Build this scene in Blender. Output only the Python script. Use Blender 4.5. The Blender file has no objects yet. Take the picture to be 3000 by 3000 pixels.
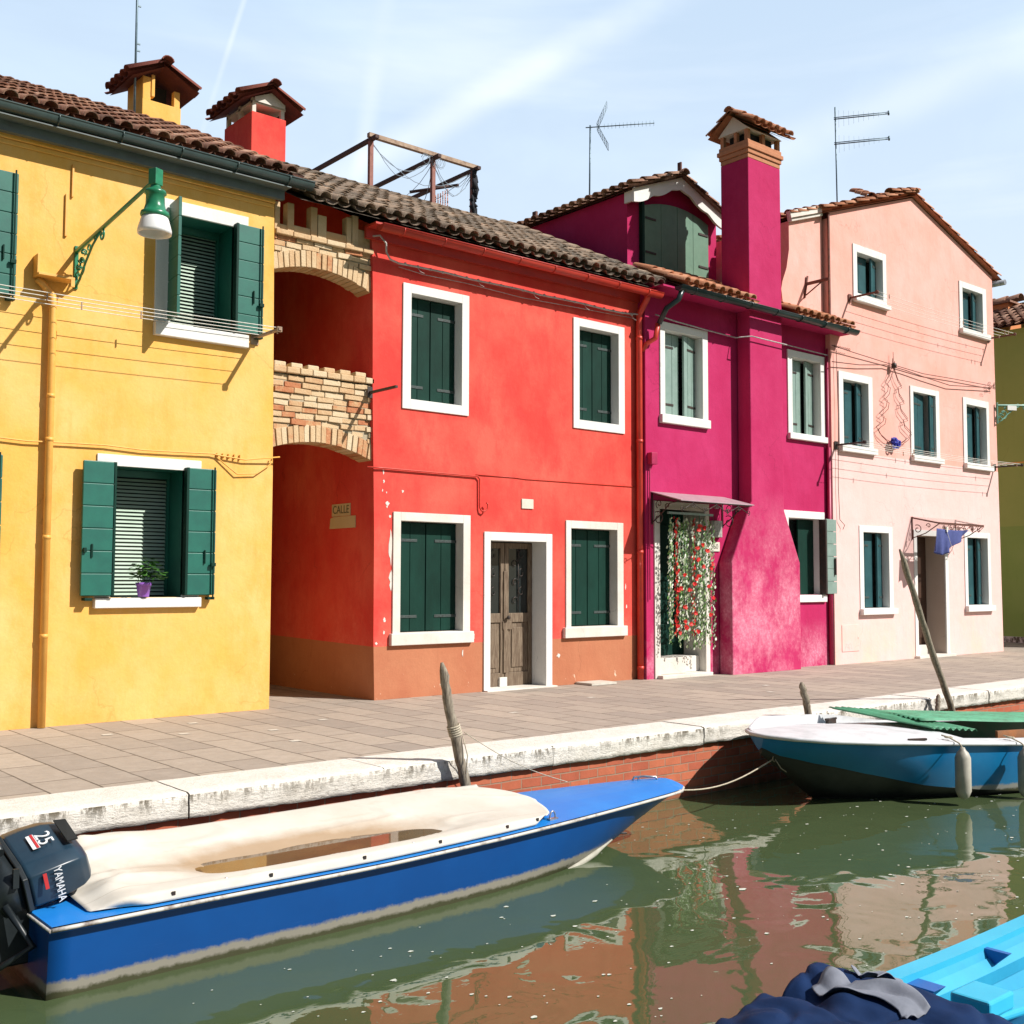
import bpy, bmesh, math, random
from math import sin, cos, pi, radians, sqrt, atan2
from mathutils import Vector, Matrix, noise
random.seed(7)
SC = bpy.context.scene
COL = SC.collection
# ------------------------------------------------------------------ camera
YAW, PITCH, ROLL = radians(49.8976), radians(3.5094), radians(0.152)
fw = Vector((cos(YAW)*cos(PITCH), sin(YAW)*cos(PITCH), sin(PITCH)))
r0 = Vector((sin(YAW), -cos(YAW), 0)); u0 = r0.cross(fw)
r2 = r0*cos(ROLL)+u0*sin(ROLL); u2 = r2.cross(fw)
cd = bpy.data.cameras.new('camera'); cam = bpy.data.objects.new('camera', cd); COL.objects.link(cam)
cd.sensor_width = 36; cd.sensor_fit = 'HORIZONTAL'; cd.lens = 3235/3000*36; cd.clip_start = .05; cd.clip_end = 3000
M3 = Matrix((r2, u2, -fw)).transposed()
cam.matrix_world = Matrix.Translation((0, 0, 1.5)) @ M3.to_4x4()
SC.camera = cam
SC.render.resolution_x = 1024; SC.render.resolution_y = 1024
# ------------------------------------------------------------------ light and sky
SUND = Vector((.59, -1.0, 1.03)).normalized()
el = math.asin(SUND.z); az = atan2(SUND.x, SUND.y)
sl = bpy.data.lights.new('sun', 'SUN'); sl.energy = 5.0; sl.angle = radians(.5); sl.color = (1, .965, .91)
so = bpy.data.objects.new('sun', sl); COL.objects.link(so)
so.rotation_euler = SUND.to_track_quat('Z', 'Y').to_euler(); so.location = (10, -10, 20)
W = bpy.data.worlds.new('World'); SC.world = W; W.use_nodes = True
nt = W.node_tree; N = nt.nodes; Lk = nt.links
bg = N['Background']
sky = N.new('ShaderNodeTexSky'); sky.sky_type = 'NISHITA'; sky.sun_disc = False
sky.sun_elevation = el; sky.sun_rotation = az; sky.air_density = 1.0; sky.dust_density = 1.2; sky.ozone_density = 1.4
tc = N.new('ShaderNodeTexCoord')
mp = N.new('ShaderNodeMapping'); mp.inputs['Rotation'].default_value = (0.25, 0.1, 0.75); mp.inputs['Scale'].default_value = (1.0, 3.6, 5.0)
n1 = N.new('ShaderNodeTexNoise'); n1.inputs['Scale'].default_value = 1.7; n1.inputs['Detail'].default_value = 9; n1.inputs['Roughness'].default_value = .55
n1.inputs['Distortion'].default_value = .5
rp = N.new('ShaderNodeValToRGB'); rp.color_ramp.elements[0].position = .42; rp.color_ramp.elements[1].position = .78
rp.color_ramp.elements[0].color = (.0, .0, .0, 1); rp.color_ramp.elements[1].color = (1, 1, 1, 1)
# thin bright cirrus veil, thickest over the north-east and thinning out towards the sun
vd = N.new('ShaderNodeVectorMath'); vd.operation = 'DOT_PRODUCT'; vd.inputs[1].default_value = (.68, .68, .27)
vr = N.new('ShaderNodeMapRange'); vr.interpolation_type = 'SMOOTHSTEP'; vr.inputs[1].default_value = .22; vr.inputs[2].default_value = .80
vr2 = N.new('ShaderNodeMath'); vr2.operation = 'MULTIPLY_ADD'; vr2.inputs[1].default_value = .14; vr2.inputs[2].default_value = .84
vm2 = N.new('ShaderNodeMath'); vm2.operation = 'MULTIPLY'
mx = N.new('ShaderNodeMixRGB'); mx.inputs[2].default_value = (11.6, 14.6, 18.2, 1)
Lk.new(tc.outputs['Generated'], mp.inputs['Vector']); Lk.new(mp.outputs[0], n1.inputs['Vector'])
Lk.new(tc.outputs['Generated'], vd.inputs[0]); Lk.new(vd.outputs['Value'], vr.inputs[0])
Lk.new(n1.outputs['Fac'], rp.inputs[0]); Lk.new(rp.outputs[0], vr2.inputs[0]); Lk.new(vr2.outputs[0], vm2.inputs[0]); Lk.new(vr.outputs[0], vm2.inputs[1]); Lk.new(vm2.outputs[0], mx.inputs[0]); Lk.new(sky.outputs[0], mx.inputs[1])
mp2 = N.new('ShaderNodeMapping'); mp2.inputs['Rotation'].default_value = (.3, -.35, -.55); mp2.inputs['Scale'].default_value = (.9, 1.0, 7.0)
n2 = N.new('ShaderNodeTexNoise'); n2.inputs['Scale'].default_value = 1.5; n2.inputs['Detail'].default_value = 7; n2.inputs['Roughness'].default_value = .5; n2.inputs['Distortion'].default_value = .35
r3 = N.new('ShaderNodeMapRange'); r3.interpolation_type = 'SMOOTHSTEP'; r3.inputs[1].default_value = .46; r3.inputs[2].default_value = .78; r3.inputs[4].default_value = .75
sx_ = N.new('ShaderNodeSeparateXYZ'); hz_ = N.new('ShaderNodeMapRange'); hz_.inputs[1].default_value = .46; hz_.inputs[2].default_value = .10; hz_.inputs[4].default_value = .6
hx_ = N.new('ShaderNodeMath'); hx_.operation = 'MAXIMUM'; vm4 = N.new('ShaderNodeMath'); vm4.operation = 'MULTIPLY'
mx2 = N.new('ShaderNodeMixRGB'); mx2.inputs[2].default_value = (16.6, 18.0, 19.4, 1)
Lk.new(tc.outputs['Generated'], mp2.inputs['Vector']); Lk.new(mp2.outputs[0], n2.inputs['Vector']); Lk.new(n2.outputs['Fac'], r3.inputs[0])
Lk.new(tc.outputs['Generated'], sx_.inputs[0]); Lk.new(sx_.outputs[2], hz_.inputs[0]); Lk.new(hz_.outputs[0], hx_.inputs[0]); Lk.new(r3.outputs[0], hx_.inputs[1])
acc_ = hx_.outputs[0]
for nv_, w_, a_ in (((-0.919, 0.2966, 0.26), 0.0035, 0.55), ((0.5897, -0.0079, -0.8076), 0.022, 0.55), ((-0.8654, 0.4829, 0.1335), 0.012, 0.35), ((0.4506, -0.0323, -0.8921), 0.03, 0.4)):      # vapour trails and long thin streaks, each along a great circle of the sky
    dd = N.new('ShaderNodeVectorMath'); dd.operation = 'DOT_PRODUCT'; dd.inputs[1].default_value = nv_; Lk.new(tc.outputs['Generated'], dd.inputs[0])
    ab = N.new('ShaderNodeMath'); ab.operation = 'ABSOLUTE'; Lk.new(dd.outputs['Value'], ab.inputs[0])
    rr_ = N.new('ShaderNodeMapRange'); rr_.interpolation_type = 'SMOOTHSTEP'; rr_.inputs[1].default_value = w_; rr_.inputs[2].default_value = 0; rr_.inputs[4].default_value = a_; Lk.new(ab.outputs[0], rr_.inputs[0])
    nn_ = N.new('ShaderNodeTexNoise'); nn_.inputs['Scale'].default_value = 6; nn_.inputs['Detail'].default_value = 5; Lk.new(tc.outputs['Generated'], nn_.inputs['Vector'])
    n3_ = N.new('ShaderNodeMapRange'); n3_.inputs[1].default_value = .38; n3_.inputs[2].default_value = .60; Lk.new(nn_.outputs['Fac'], n3_.inputs[0])
    mm_ = N.new('ShaderNodeMath'); mm_.operation = 'MULTIPLY'; Lk.new(rr_.outputs[0], mm_.inputs[0]); Lk.new(n3_.outputs[0], mm_.inputs[1])
    ad = N.new('ShaderNodeMath'); ad.operation = 'ADD'; ad.use_clamp = True; Lk.new(acc_, ad.inputs[0]); Lk.new(mm_.outputs[0], ad.inputs[1]); acc_ = ad.outputs[0]
Lk.new(acc_, vm4.inputs[0]); Lk.new(vm2.outputs[0], vm4.inputs[1]); Lk.new(vm4.outputs[0], mx2.inputs[0]); Lk.new(mx.outputs[0], mx2.inputs[1])
Lk.new(mx2.outputs[0], bg.inputs[0]); bg.inputs[1].default_value = .05
SC.view_settings.view_transform = 'Standard'; SC.view_settings.look = 'None'; SC.view_settings.exposure = .30; SC.view_settings.gamma = 1
try:
    SC.cycles.max_bounces = 8; SC.cycles.diffuse_bounces = 2; SC.cycles.caustics_reflective = False; SC.cycles.caustics_refractive = False
except Exception: pass
# ------------------------------------------------------------------ materials
def newmat(name):
    m = bpy.data.materials.new(name); m.use_nodes = True
    return m, m.node_tree.nodes, m.node_tree.links, m.node_tree.nodes['Principled BSDF']
def col(c): return (c[0], c[1], c[2], 1)
def pos_node(n, l, scale=(1, 1, 1), rot=(0, 0, 0), obj=False):
    if obj:
        g = n.new('ShaderNodeTexCoord').outputs['Object']
    else:
        g = n.new('ShaderNodeNewGeometry').outputs['Position']
    m = n.new('ShaderNodeMapping'); m.inputs['Scale'].default_value = scale; m.inputs['Rotation'].default_value = rot
    l.new(g, m.inputs['Vector']); return m.outputs[0]
def noise_fac(n, l, vec, scale, detail=5, rough=.6, lo=.35, hi=.65, dist=0):
    t = n.new('ShaderNodeTexNoise'); t.inputs['Scale'].default_value = scale; t.inputs['Detail'].default_value = detail
    t.inputs['Roughness'].default_value = rough; t.inputs['Distortion'].default_value = dist
    l.new(vec, t.inputs['Vector'])
    r = n.new('ShaderNodeMapRange'); r.inputs[1].default_value = lo; r.inputs[2].default_value = hi
    l.new(t.outputs['Fac'], r.inputs[0]); return r.outputs[0]
def mixc(n, l, fac, a, b, mode='MIX'):
    m = n.new('ShaderNodeMixRGB'); m.blend_type = mode
    if hasattr(fac, 'links') or hasattr(fac, 'is_linked'): l.new(fac, m.inputs[0])
    else: m.inputs[0].default_value = fac
    for i, v in ((1, a), (2, b)):
        if isinstance(v, (tuple, list)): m.inputs[i].default_value = col(v)
        else: l.new(v, m.inputs[i])
    return m.outputs[0]
def mathn(n, l, op, a, b=None, clamp=False):
    m = n.new('ShaderNodeMath'); m.operation = op; m.use_clamp = clamp
    for i, v in ((0, a), (1, b)):
        if v is None: continue
        if isinstance(v, (int, float)): m.inputs[i].default_value = v
        else: l.new(v, m.inputs[i])
    return m.outputs[0]
def bump(n, l, bs, h, strength=.3, dist=.01, prev=None):
    b = n.new('ShaderNodeBump'); b.inputs['Strength'].default_value = strength; b.inputs['Distance'].default_value = dist
    l.new(h, b.inputs['Height'])
    if prev is not None: l.new(prev, b.inputs['Normal'])
    if bs is not None: l.new(b.outputs[0], bs.inputs['Normal'])
    return b.outputs[0]
def zfac(n, l, z0, z1):
    g = n.new('ShaderNodeNewGeometry'); s = n.new('ShaderNodeSeparateXYZ'); l.new(g.outputs['Position'], s.inputs[0])
    r = n.new('ShaderNodeMapRange'); r.inputs[1].default_value = z0; r.inputs[2].default_value = z1
    r.clamp = True
    l.new(s.outputs[2], r.inputs[0]); return r.outputs[0]
def plaster(name, c1, c2, c3=None, stain=None, rough=.85, blot=.55, spec=.2, chips=None):
    m, n, l, b = newmat(name)
    p = pos_node(n, l)
    f1 = noise_fac(n, l, p, 1.1, 6, .62, .36, .66)
    c = mixc(n, l, f1, c1, c2)
    f2 = noise_fac(n, l, pos_node(n, l, (1, 1, .45)), 3.3, 8, .7, .48, .80)
    c = mixc(n, l, mathn(n, l, 'MULTIPLY', f2, blot), c, c3 or c2)
    f3 = noise_fac(n, l, p, 60, 3, .6, .3, .75)
    c = mixc(n, l, mathn(n, l, 'MULTIPLY', f3, .16), c, tuple(x*.55 for x in c1))
    # rain streaks
    fs = noise_fac(n, l, pos_node(n, l, (5, 5, .35)), 2.2, 4, .6, .55, .85)
    c = mixc(n, l, mathn(n, l, 'MULTIPLY', fs, .22), c, tuple(x*.6 for x in c1))
    vn = n.new('ShaderNodeTexNoise'); vn.inputs['Scale'].default_value = 3; vn.inputs['Detail'].default_value = 5; l.new(p, vn.inputs['Vector'])
    vm = n.new('ShaderNodeVectorMath'); vm.operation = 'MULTIPLY_ADD'; l.new(vn.outputs['Color'], vm.inputs[0]); vm.inputs[1].default_value = (.5, .5, .5); l.new(p, vm.inputs[2])
    vo = n.new('ShaderNodeTexVoronoi'); vo.feature = 'DISTANCE_TO_EDGE'; vo.inputs['Scale'].default_value = .7; l.new(vm.outputs[0], vo.inputs['Vector'])
    vl = mathn(n, l, 'LESS_THAN', vo.outputs['Distance'], .0045)
    vk = noise_fac(n, l, p, .9, 2, .5, .56, .60)
    c = mixc(n, l, mathn(n, l, 'MULTIPLY', mathn(n, l, 'MULTIPLY', vl, vk), .22), c, tuple(x*.35 for x in c1))
    if stain:
        zlo, zhi, sc, amt = stain
        zf = zfac(n, l, zhi, zlo)
        fn = noise_fac(n, l, pos_node(n, l, (1, 1, .7)), 1.8, 10, .72, .42, .60)
        fn2 = noise_fac(n, l, p, 24, 6, .75, .42, .66)
        f = mathn(n, l, 'MULTIPLY', mathn(n, l, 'MULTIPLY', zf, fn), mathn(n, l, 'ADD', mathn(n, l, 'MULTIPLY', fn2, .6), .4))
        c = mixc(n, l, mathn(n, l, 'MULTIPLY', f, amt, True), c, sc)
    if chips:
        zlo, zhi, sc = chips
        zf = zfac(n, l, zhi, zlo)
        ff = noise_fac(n, l, pos_node(n, l, (1, 1, .6)), 7, 5, .7, .66, .69)
        c = mixc(n, l, mathn(n, l, 'MULTIPLY', ff, zf), c, sc)
    l.new(c, b.inputs['Base Color']); b.inputs['Roughness'].default_value = rough
    b.inputs['Specular IOR Level'].default_value = spec
    t = n.new('ShaderNodeTexNoise'); t.inputs['Scale'].default_value = 38; t.inputs['Detail'].default_value = 5; l.new(p, t.inputs['Vector'])
    t2 = n.new('ShaderNodeTexNoise'); t2.inputs['Scale'].default_value = 4; t2.inputs['Detail'].default_value = 3; l.new(p, t2.inputs['Vector'])
    b1 = bump(n, l, None, t2.outputs['Fac'], .35, .03)
    bump(n, l, b, t.outputs['Fac'], .35, .006, b1)
    return m
def simple(name, c1, c2=None, rough=.5, scale=8, metal=0, bscale=30, bstr=.15, stretch=(1, 1, 1), lo=.4, hi=.65, spec=.5, coat=0, obj=True):
    m, n, l, b = newmat(name)
    p = pos_node(n, l, stretch, obj=obj)
    if c2 is None: c2 = tuple(x*.7 for x in c1)
    f = noise_fac(n, l, p, scale, 6, .65, lo, hi)
    l.new(mixc(n, l, f, c1, c2), b.inputs['Base Color'])
    b.inputs['Roughness'].default_value = rough; b.inputs['Metallic'].default_value = metal
    b.inputs['Specular IOR Level'].default_value = spec
    if coat: b.inputs['Coat Weight'].default_value = coat; b.inputs['Coat Roughness'].default_value = .15
    if bstr:
        t = n.new('ShaderNodeTexNoise'); t.inputs['Scale'].default_value = bscale; t.inputs['Detail'].default_value = 4; l.new(p, t.inputs['Vector'])
        bump(n, l, b, t.outputs['Fac'], bstr, .006)
    return m
def tone_mat(name, stops, rough=.9, nscale=14, lichen=None, bstr=.5):
    m, n, l, b = newmat(name)
    a = n.new('ShaderNodeAttribute'); a.attribute_name = 'tone'
    p = pos_node(n, l)
    f = noise_fac(n, l, p, nscale, 6, .7, .25, .75)
    s = mathn(n, l, 'ADD', mathn(n, l, 'MULTIPLY', a.outputs['Fac'], .7), mathn(n, l, 'MULTIPLY', f, .3))
    r = n.new('ShaderNodeValToRGB'); e = r.color_ramp.elements
    e[0].position, e[0].color = stops[0][0], col(stops[0][1]); e[1].position, e[1].color = stops[-1][0], col(stops[-1][1])
    for q, c in stops[1:-1]:
        x = e.new(q); x.color = col(c)
    l.new(s, r.inputs[0]); c = r.outputs[0]
    if lichen:
        fl = noise_fac(n, l, p, 22, 5, .7, .52, .62)
        c = mixc(n, l, mathn(n, l, 'MULTIPLY', fl, .6), c, lichen)
    l.new(c, b.inputs['Base Color']); b.inputs['Roughness'].default_value = rough; b.inputs['Specular IOR Level'].default_value = .2
    t = n.new('ShaderNodeTexNoise'); t.inputs['Scale'].default_value = 50; t.inputs['Detail'].default_value = 5; l.new(p, t.inputs['Vector'])
    bump(n, l, b, t.outputs['Fac'], bstr, .008)
    return m
YEL = plaster('yellow_plaster', (.83, .45, .10), (.86, .53, .19), (.80, .36, .045), blot=.8, stain=(.0, .9, (.78, .34, .07), .6))
RED = plaster('red_plaster', (.72, .060, .048), (.80, .125, .088), (.64, .038, .038), blot=.9, stain=(.6, 1.5, (.82, .24, .17), .5))
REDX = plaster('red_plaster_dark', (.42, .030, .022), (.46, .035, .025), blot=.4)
MAG = plaster('magenta_plaster', (.46, .017, .10), (.52, .032, .135), (.41, .011, .08), stain=(.25, .85, (.72, .30, .40), 1.0))
MAGB = plaster('magenta_plaster_worn', (.47, .019, .105), (.54, .038, .14), (.42, .013, .085), stain=(1.2, 3.0, (.74, .29, .38), 1.0))
PINKU = plaster('salmon_plaster', (.84, .41, .335), (.85, .47, .41), (.83, .35, .275), blot=.8)
PINKL = plaster('pale_pink_plaster', (.85, .545, .505), (.86, .585, .555), (.83, .48, .43), stain=(.2, 1.3, (.82, .55, .40), .8))
OLIVE = plaster('olive_plaster', (.34, .43, .115), (.38, .46, .13), blot=.4)
GREENP = plaster('green_plaster', (.27, .40, .10), (.31, .43, .12), blot=.4)
DADO = plaster('terracotta_plaster', (.46, .165, .085), (.52, .21, .11), (.42, .13, .07), chips=(.05, .5, (.75, .6, .45)))
WHITE = plaster('white_lime_paint', (.80, .79, .76), (.74, .72, .68), blot=.3)
WHITEW = plaster('worn_white_paint', (.78, .74, .68), (.66, .60, .52), (.55, .48, .40), blot=.6)
def brickmat(name, ca, cb, cm, bw, bh, rot=(pi/2, 0, 0), mortar=.012, rough=.9, mossz=None, scale=1, dark=None, offset=.5, bstr=.8, bias=0):
    m, n, l, b = newmat(name)
    g = n.new('ShaderNodeNewGeometry').outputs['Position']
    if rot == 'XZ':
        s = n.new('ShaderNodeSeparateXYZ'); l.new(g, s.inputs[0]); c = n.new('ShaderNodeCombineXYZ'); l.new(s.outputs[0], c.inputs[0]); l.new(s.outputs[2], c.inputs[1]); vec = c.outputs[0]
    elif rot == 'YX':
        s = n.new('ShaderNodeSeparateXYZ'); l.new(g, s.inputs[0]); c = n.new('ShaderNodeCombineXYZ'); l.new(s.outputs[1], c.inputs[0]); l.new(s.outputs[0], c.inputs[1]); vec = c.outputs[0]
    # slight waviness
    tn = n.new('ShaderNodeTexNoise'); tn.inputs['Scale'].default_value = 3; l.new(g, tn.inputs['Vector'])
    vm = n.new('ShaderNodeVectorMath'); vm.operation = 'MULTIPLY_ADD'; l.new(tn.outputs['Color'], vm.inputs[0]); vm.inputs[1].default_value = (.02, .02, 0); l.new(vec, vm.inputs[2]); vec = vm.outputs[0]
    t = n.new('ShaderNodeTexBrick'); t.inputs['Scale'].default_value = 1; t.inputs['Brick Width'].default_value = bw; t.inputs['Row Height'].default_value = bh
    t.inputs['Mortar Size'].default_value = mortar; t.inputs['Mortar Smooth'].default_value = .3; t.inputs['Bias'].default_value = bias; t.offset = offset
    t.inputs['Color1'].default_value = col(ca); t.inputs['Color2'].default_value = col(cb); t.inputs['Mortar'].default_value = col(cm)
    l.new(vec, t.inputs['Vector'])
    f = noise_fac(n, l, g, 9, 7, .7, .3, .75)
    c = mixc(n, l, mathn(n, l, 'MULTIPLY', f, .45), t.outputs['Color'], tuple(x*.5 for x in ca))
    f = noise_fac(n, l, g, 3, 6, .7, .52, .7)
    c = mixc(n, l, mathn(n, l, 'MULTIPLY', f, .35), c, tuple(min(1, x*1.45) for x in cb))
    if mossz:
        zf = zfac(n, l, mossz[1], mossz[0]); fn = noise_fac(n, l, g, 6, 5, .6, .25, .6)
        c = mixc(n, l, mathn(n, l, 'MULTIPLY', zf, fn), c, mossz[2])
    l.new(c, b.inputs['Base Color']); b.inputs['Roughness'].default_value = rough; b.inputs['Specular IOR Level'].default_value = .25
    inv = mathn(n, l, 'SUBTRACT', 1.0, t.outputs['Fac'])
    t2 = n.new('ShaderNodeTexNoise'); t2.inputs['Scale'].default_value = 40; t2.inputs['Detail'].default_value = 5; l.new(g, t2.inputs['Vector'])
    b1 = bump(n, l, None, inv, bstr, .012)
    bump(n, l, b, t2.outputs['Fac'], .4, .006, b1)
    return m
QBRICK = brickmat('canal_brick', (.56, .165, .085), (.42, .105, .06), (.36, .25, .18), .235, .085, 'XZ', .007, mossz=(-.74, -.55, (.10, .085, .04)))
PAVE = brickmat('trachyte_paving', (.47, .395, .32), (.34, .29, .245), (.10, .08, .06), .78, .37, 'YX', .009, .8, bstr=.5)
CREAMB = tone_mat('cream_brick', [(0, (.38, .12, .06)), (.20, (.50, .21, .10)), (.30, (.55, .34, .18)), (.6, (.62, .45, .27)), (1, (.70, .57, .40))], nscale=9, bstr=.9)
MORTAR = simple('lime_mortar', (.48, .40, .28), (.30, .25, .17), .95, 12, bstr=.5)
# quay stone with weathering
def stone():
    m, n, l, b = newmat('istrian_stone')
    p = pos_node(n, l)
    f = noise_fac(n, l, p, 5, 8, .7, .35, .7)
    c = mixc(n, l, f, (.79, .75, .68), (.68, .63, .55))
    # cracks on the front (flattened noise) and black growth just below the top edge
    fl = noise_fac(n, l, pos_node(n, l, (1, 1, 4)), 16, 7, .75, .56, .62)
    geo = n.new('ShaderNodeNewGeometry'); s = n.new('ShaderNodeSeparateXYZ'); l.new(geo.outputs['True Normal'], s.inputs[0])
    fr = mathn(n, l, 'LESS_THAN', s.outputs[2], .5)
    c = mixc(n, l, mathn(n, l, 'MULTIPLY', mathn(n, l, 'MULTIPLY', fl, fr), .55), c, (.22, .18, .13))
    z1 = zfac(n, l, -.14, -.02); z2 = zfac(n, l, -.002, -.012)
    fb = noise_fac(n, l, pos_node(n, l, (1, 1, .35)), 11, 8, .78, .47, .56)
    fb2 = noise_fac(n, l, p, .9, 3, .6, .30, .5)
    c = mixc(n, l, mathn(n, l, 'MULTIPLY', mathn(n, l, 'MULTIPLY', mathn(n, l, 'MULTIPLY', z1, fb), fb2), mathn(n, l, 'MULTIPLY', fr, .93)), c, (.085, .065, .035))
    l.new(c, b.inputs['Base Color']); b.inputs['Roughness'].default_value = .85; b.inputs['Specular IOR Level'].default_value = .25
    t = n.new('ShaderNodeTexNoise'); t.inputs['Scale'].default_value = 14; t.inputs['Detail'].default_value = 9; t.inputs['Roughness'].default_value = .75
    l.new(pos_node(n, l, (1, 1, 2.5)), t.inputs['Vector'])
    bump(n, l, b, t.outputs['Fac'], .9, .02)
    return m
STONE = stone()
def water():
    m, n, l, b = newmat('canal_water')
    p = pos_node(n, l)
    f = noise_fac(n, l, p, .35, 4, .6, .35, .65)
    l.new(mixc(n, l, f, (.062, .094, .040), (.074, .100, .043)), b.inputs['Base Color'])
    b.inputs['Roughness'].default_value = .015; b.inputs['IOR'].default_value = 1.5; b.inputs['Specular IOR Level'].default_value = .85
    t = n.new('ShaderNodeTexNoise'); t.inputs['Scale'].default_value = 1.7; t.inputs['Detail'].default_value = 2; t.inputs['Roughness'].default_value = .45; t.inputs['Distortion'].default_value = .6
    l.new(pos_node(n, l, (1, 1, 1), (0, 0, radians(-20))), t.inputs['Vector'])
    t2 = n.new('ShaderNodeTexNoise'); t2.inputs['Scale'].default_value = 9; t2.inputs['Detail'].default_value = 3
    l.new(pos_node(n, l, (.6, 1.3, 1), (0, 0, radians(40))), t2.inputs['Vector'])
    b1 = bump(n, l, None, t.outputs['Fac'], .36, .030)
    bump(n, l, b, t2.outputs['Fac'], .10, .004, b1)
    return m
WATER = water()
TILE_OLD = tone_mat('lichened_roof_tile', [(0, (.07, .06, .05)), (.4, (.21, .155, .115)), (.68, (.33, .235, .17)), (.82, (.38, .28, .20)), (1, (.46, .19, .10))], lichen=(.30, .27, .22), bstr=.9)
TILE_MID = tone_mat('weathered_roof_tile', [(0, (.08, .05, .04)), (.35, (.26, .13, .09)), (.7, (.44, .25, .17)), (1, (.56, .38, .28))], lichen=(.14, .11, .09))
TILE_NEW = tone_mat('terracotta_roof_tile', [(0, (.30, .11, .06)), (.5, (.50, .22, .12)), (1, (.62, .32, .20))])
TILE_DK = tone_mat('dark_red_roof_tile', [(0, (.09, .03, .028)), (.5, (.17, .055, .042)), (1, (.25, .08, .055))])
TEAL = simple('teal_green_paint', (.010, .125, .090), (.008, .100, .075), .42, 5, bstr=.06)
DGREEN = simple('dark_green_paint', (.002, .024, .016), (.004, .038, .026), .6, 3, bstr=.2, stretch=(1, 1, .4), spec=.18)
GGREEN = simple('grey_green_paint', (.13, .24, .165), (.11, .21, .145), .5, 6, bstr=.1)
SGREEN = simple('silvery_green_paint', (.25, .34, .30), (.20, .29, .25), .35, 5, bstr=.08)
BGREEN = simple('blue_green_paint', (.018, .070, .080), (.028, .095, .105), .5, 3, bstr=.12, spec=.25)
FGREEN = simple('green_enamel', (.02, .21, .10), (.015, .15, .07), .3, 9, bstr=.1)
HINGE = simple('hinge_iron', (.05, .07, .065), (.02, .025, .022), .5, 30, bstr=.2)
BLACKI = simple('black_iron', (.022, .018, .016), (.05, .025, .015), .5, 20, bstr=.2)
RUSTI = simple('rusty_iron', (.16, .055, .035), (.08, .03, .02), .7, 15, bstr=.3)
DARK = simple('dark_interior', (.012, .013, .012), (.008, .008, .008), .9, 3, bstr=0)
GLASS = simple('window_glass', (.02, .025, .025), (.015, .02, .02), .06, 3, bstr=0)
GUTG = simple('grey_green_gutter', (.045, .070, .066), (.035, .055, .052), .35, 6, bstr=.08)
FASC = simple('zinc_fascia', (.10, .13, .125), (.08, .10, .10), .45, 6, bstr=.08)
GUTR = simple('red_gutter', (.52, .040, .022), (.44, .035, .022), .4, 5, bstr=.08)
GUTD = simple('dark_green_gutter', (.012, .026, .026), (.02, .035, .034), .3, 8, bstr=.08)
PIPEY = simple('ochre_pipe_paint', (.80, .42, .09), (.74, .36, .07), .5, 6, bstr=.08)
PIPER = simple('red_pipe_paint', (.60, .05, .028), (.50, .04, .025), .42, 6, bstr=.08)
PIPEM = simple('magenta_pipe_paint', (.42, .012, .08), (.34, .01, .07), .45, 6, bstr=.08)
WOOD = simple('weathered_door_wood', (.11, .07, .042), (.24, .18, .12), .7, 12, stretch=(6, 6, .5), bstr=.5, bscale=20)
DWOOD = simple('dark_door_wood', (.075, .035, .02), (.045, .022, .014), .5, 10, stretch=(6, 6, .5), bstr=.3)
POLE = simple('grey_driftwood', (.32, .27, .20), (.13, .10, .07), .85, 16, stretch=(4, 4, .5), bstr=.9, bscale=24)
TIMBER = simple('silvered_timber', (.42, .30, .21), (.25, .16, .11), .8, 12, bstr=.4)
DTIMBER = simple('dark_timber', (.10, .05, .04), (.055, .03, .028), .8, 12, bstr=.4)
CHROME = simple('galvanised_steel', (.55, .55, .55), (.35, .34, .33), .35, 12, metal=.8, bstr=.1)
ANT = simple('antenna_metal', (.13, .20, .24), (.09, .14, .17), .45, 12, metal=.3, bstr=0)
ROPE = simple('pale_rope', (.55, .48, .36), (.35, .3, .22), .9, 60, bstr=.6, bscale=120)
LINE = simple('white_line', (.80, .78, .72), (.6, .58, .5), .7, 30, bstr=0)
CABLE = simple('silver_cable', (.50, .48, .46), (.3, .28, .27), .5, 14, bstr=.1)
BLIND = simple('blind_slat', (.62, .74, .60), (.55, .66, .54), .5, 4, bstr=0)
BLINDG = simple('green_blind_slat', (.46, .56, .46), (.4, .5, .4), .5, 4, bstr=0)
GREYM = simple('grey_enamel', (.50, .48, .44), (.22, .20, .18), .5, 20, bstr=.3)
MARBLE = plaster('marble_plate', (.72, .69, .60), (.62, .57, .46), blot=.5)
SIGNM = plaster('faded_sign_plaster', (.66, .52, .34), (.55, .40, .25), blot=.6)
INK = simple('sign_ink', (.09, .09, .06), (.20, .18, .12), .8, 60, bstr=0, lo=.45, hi=.7)
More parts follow.
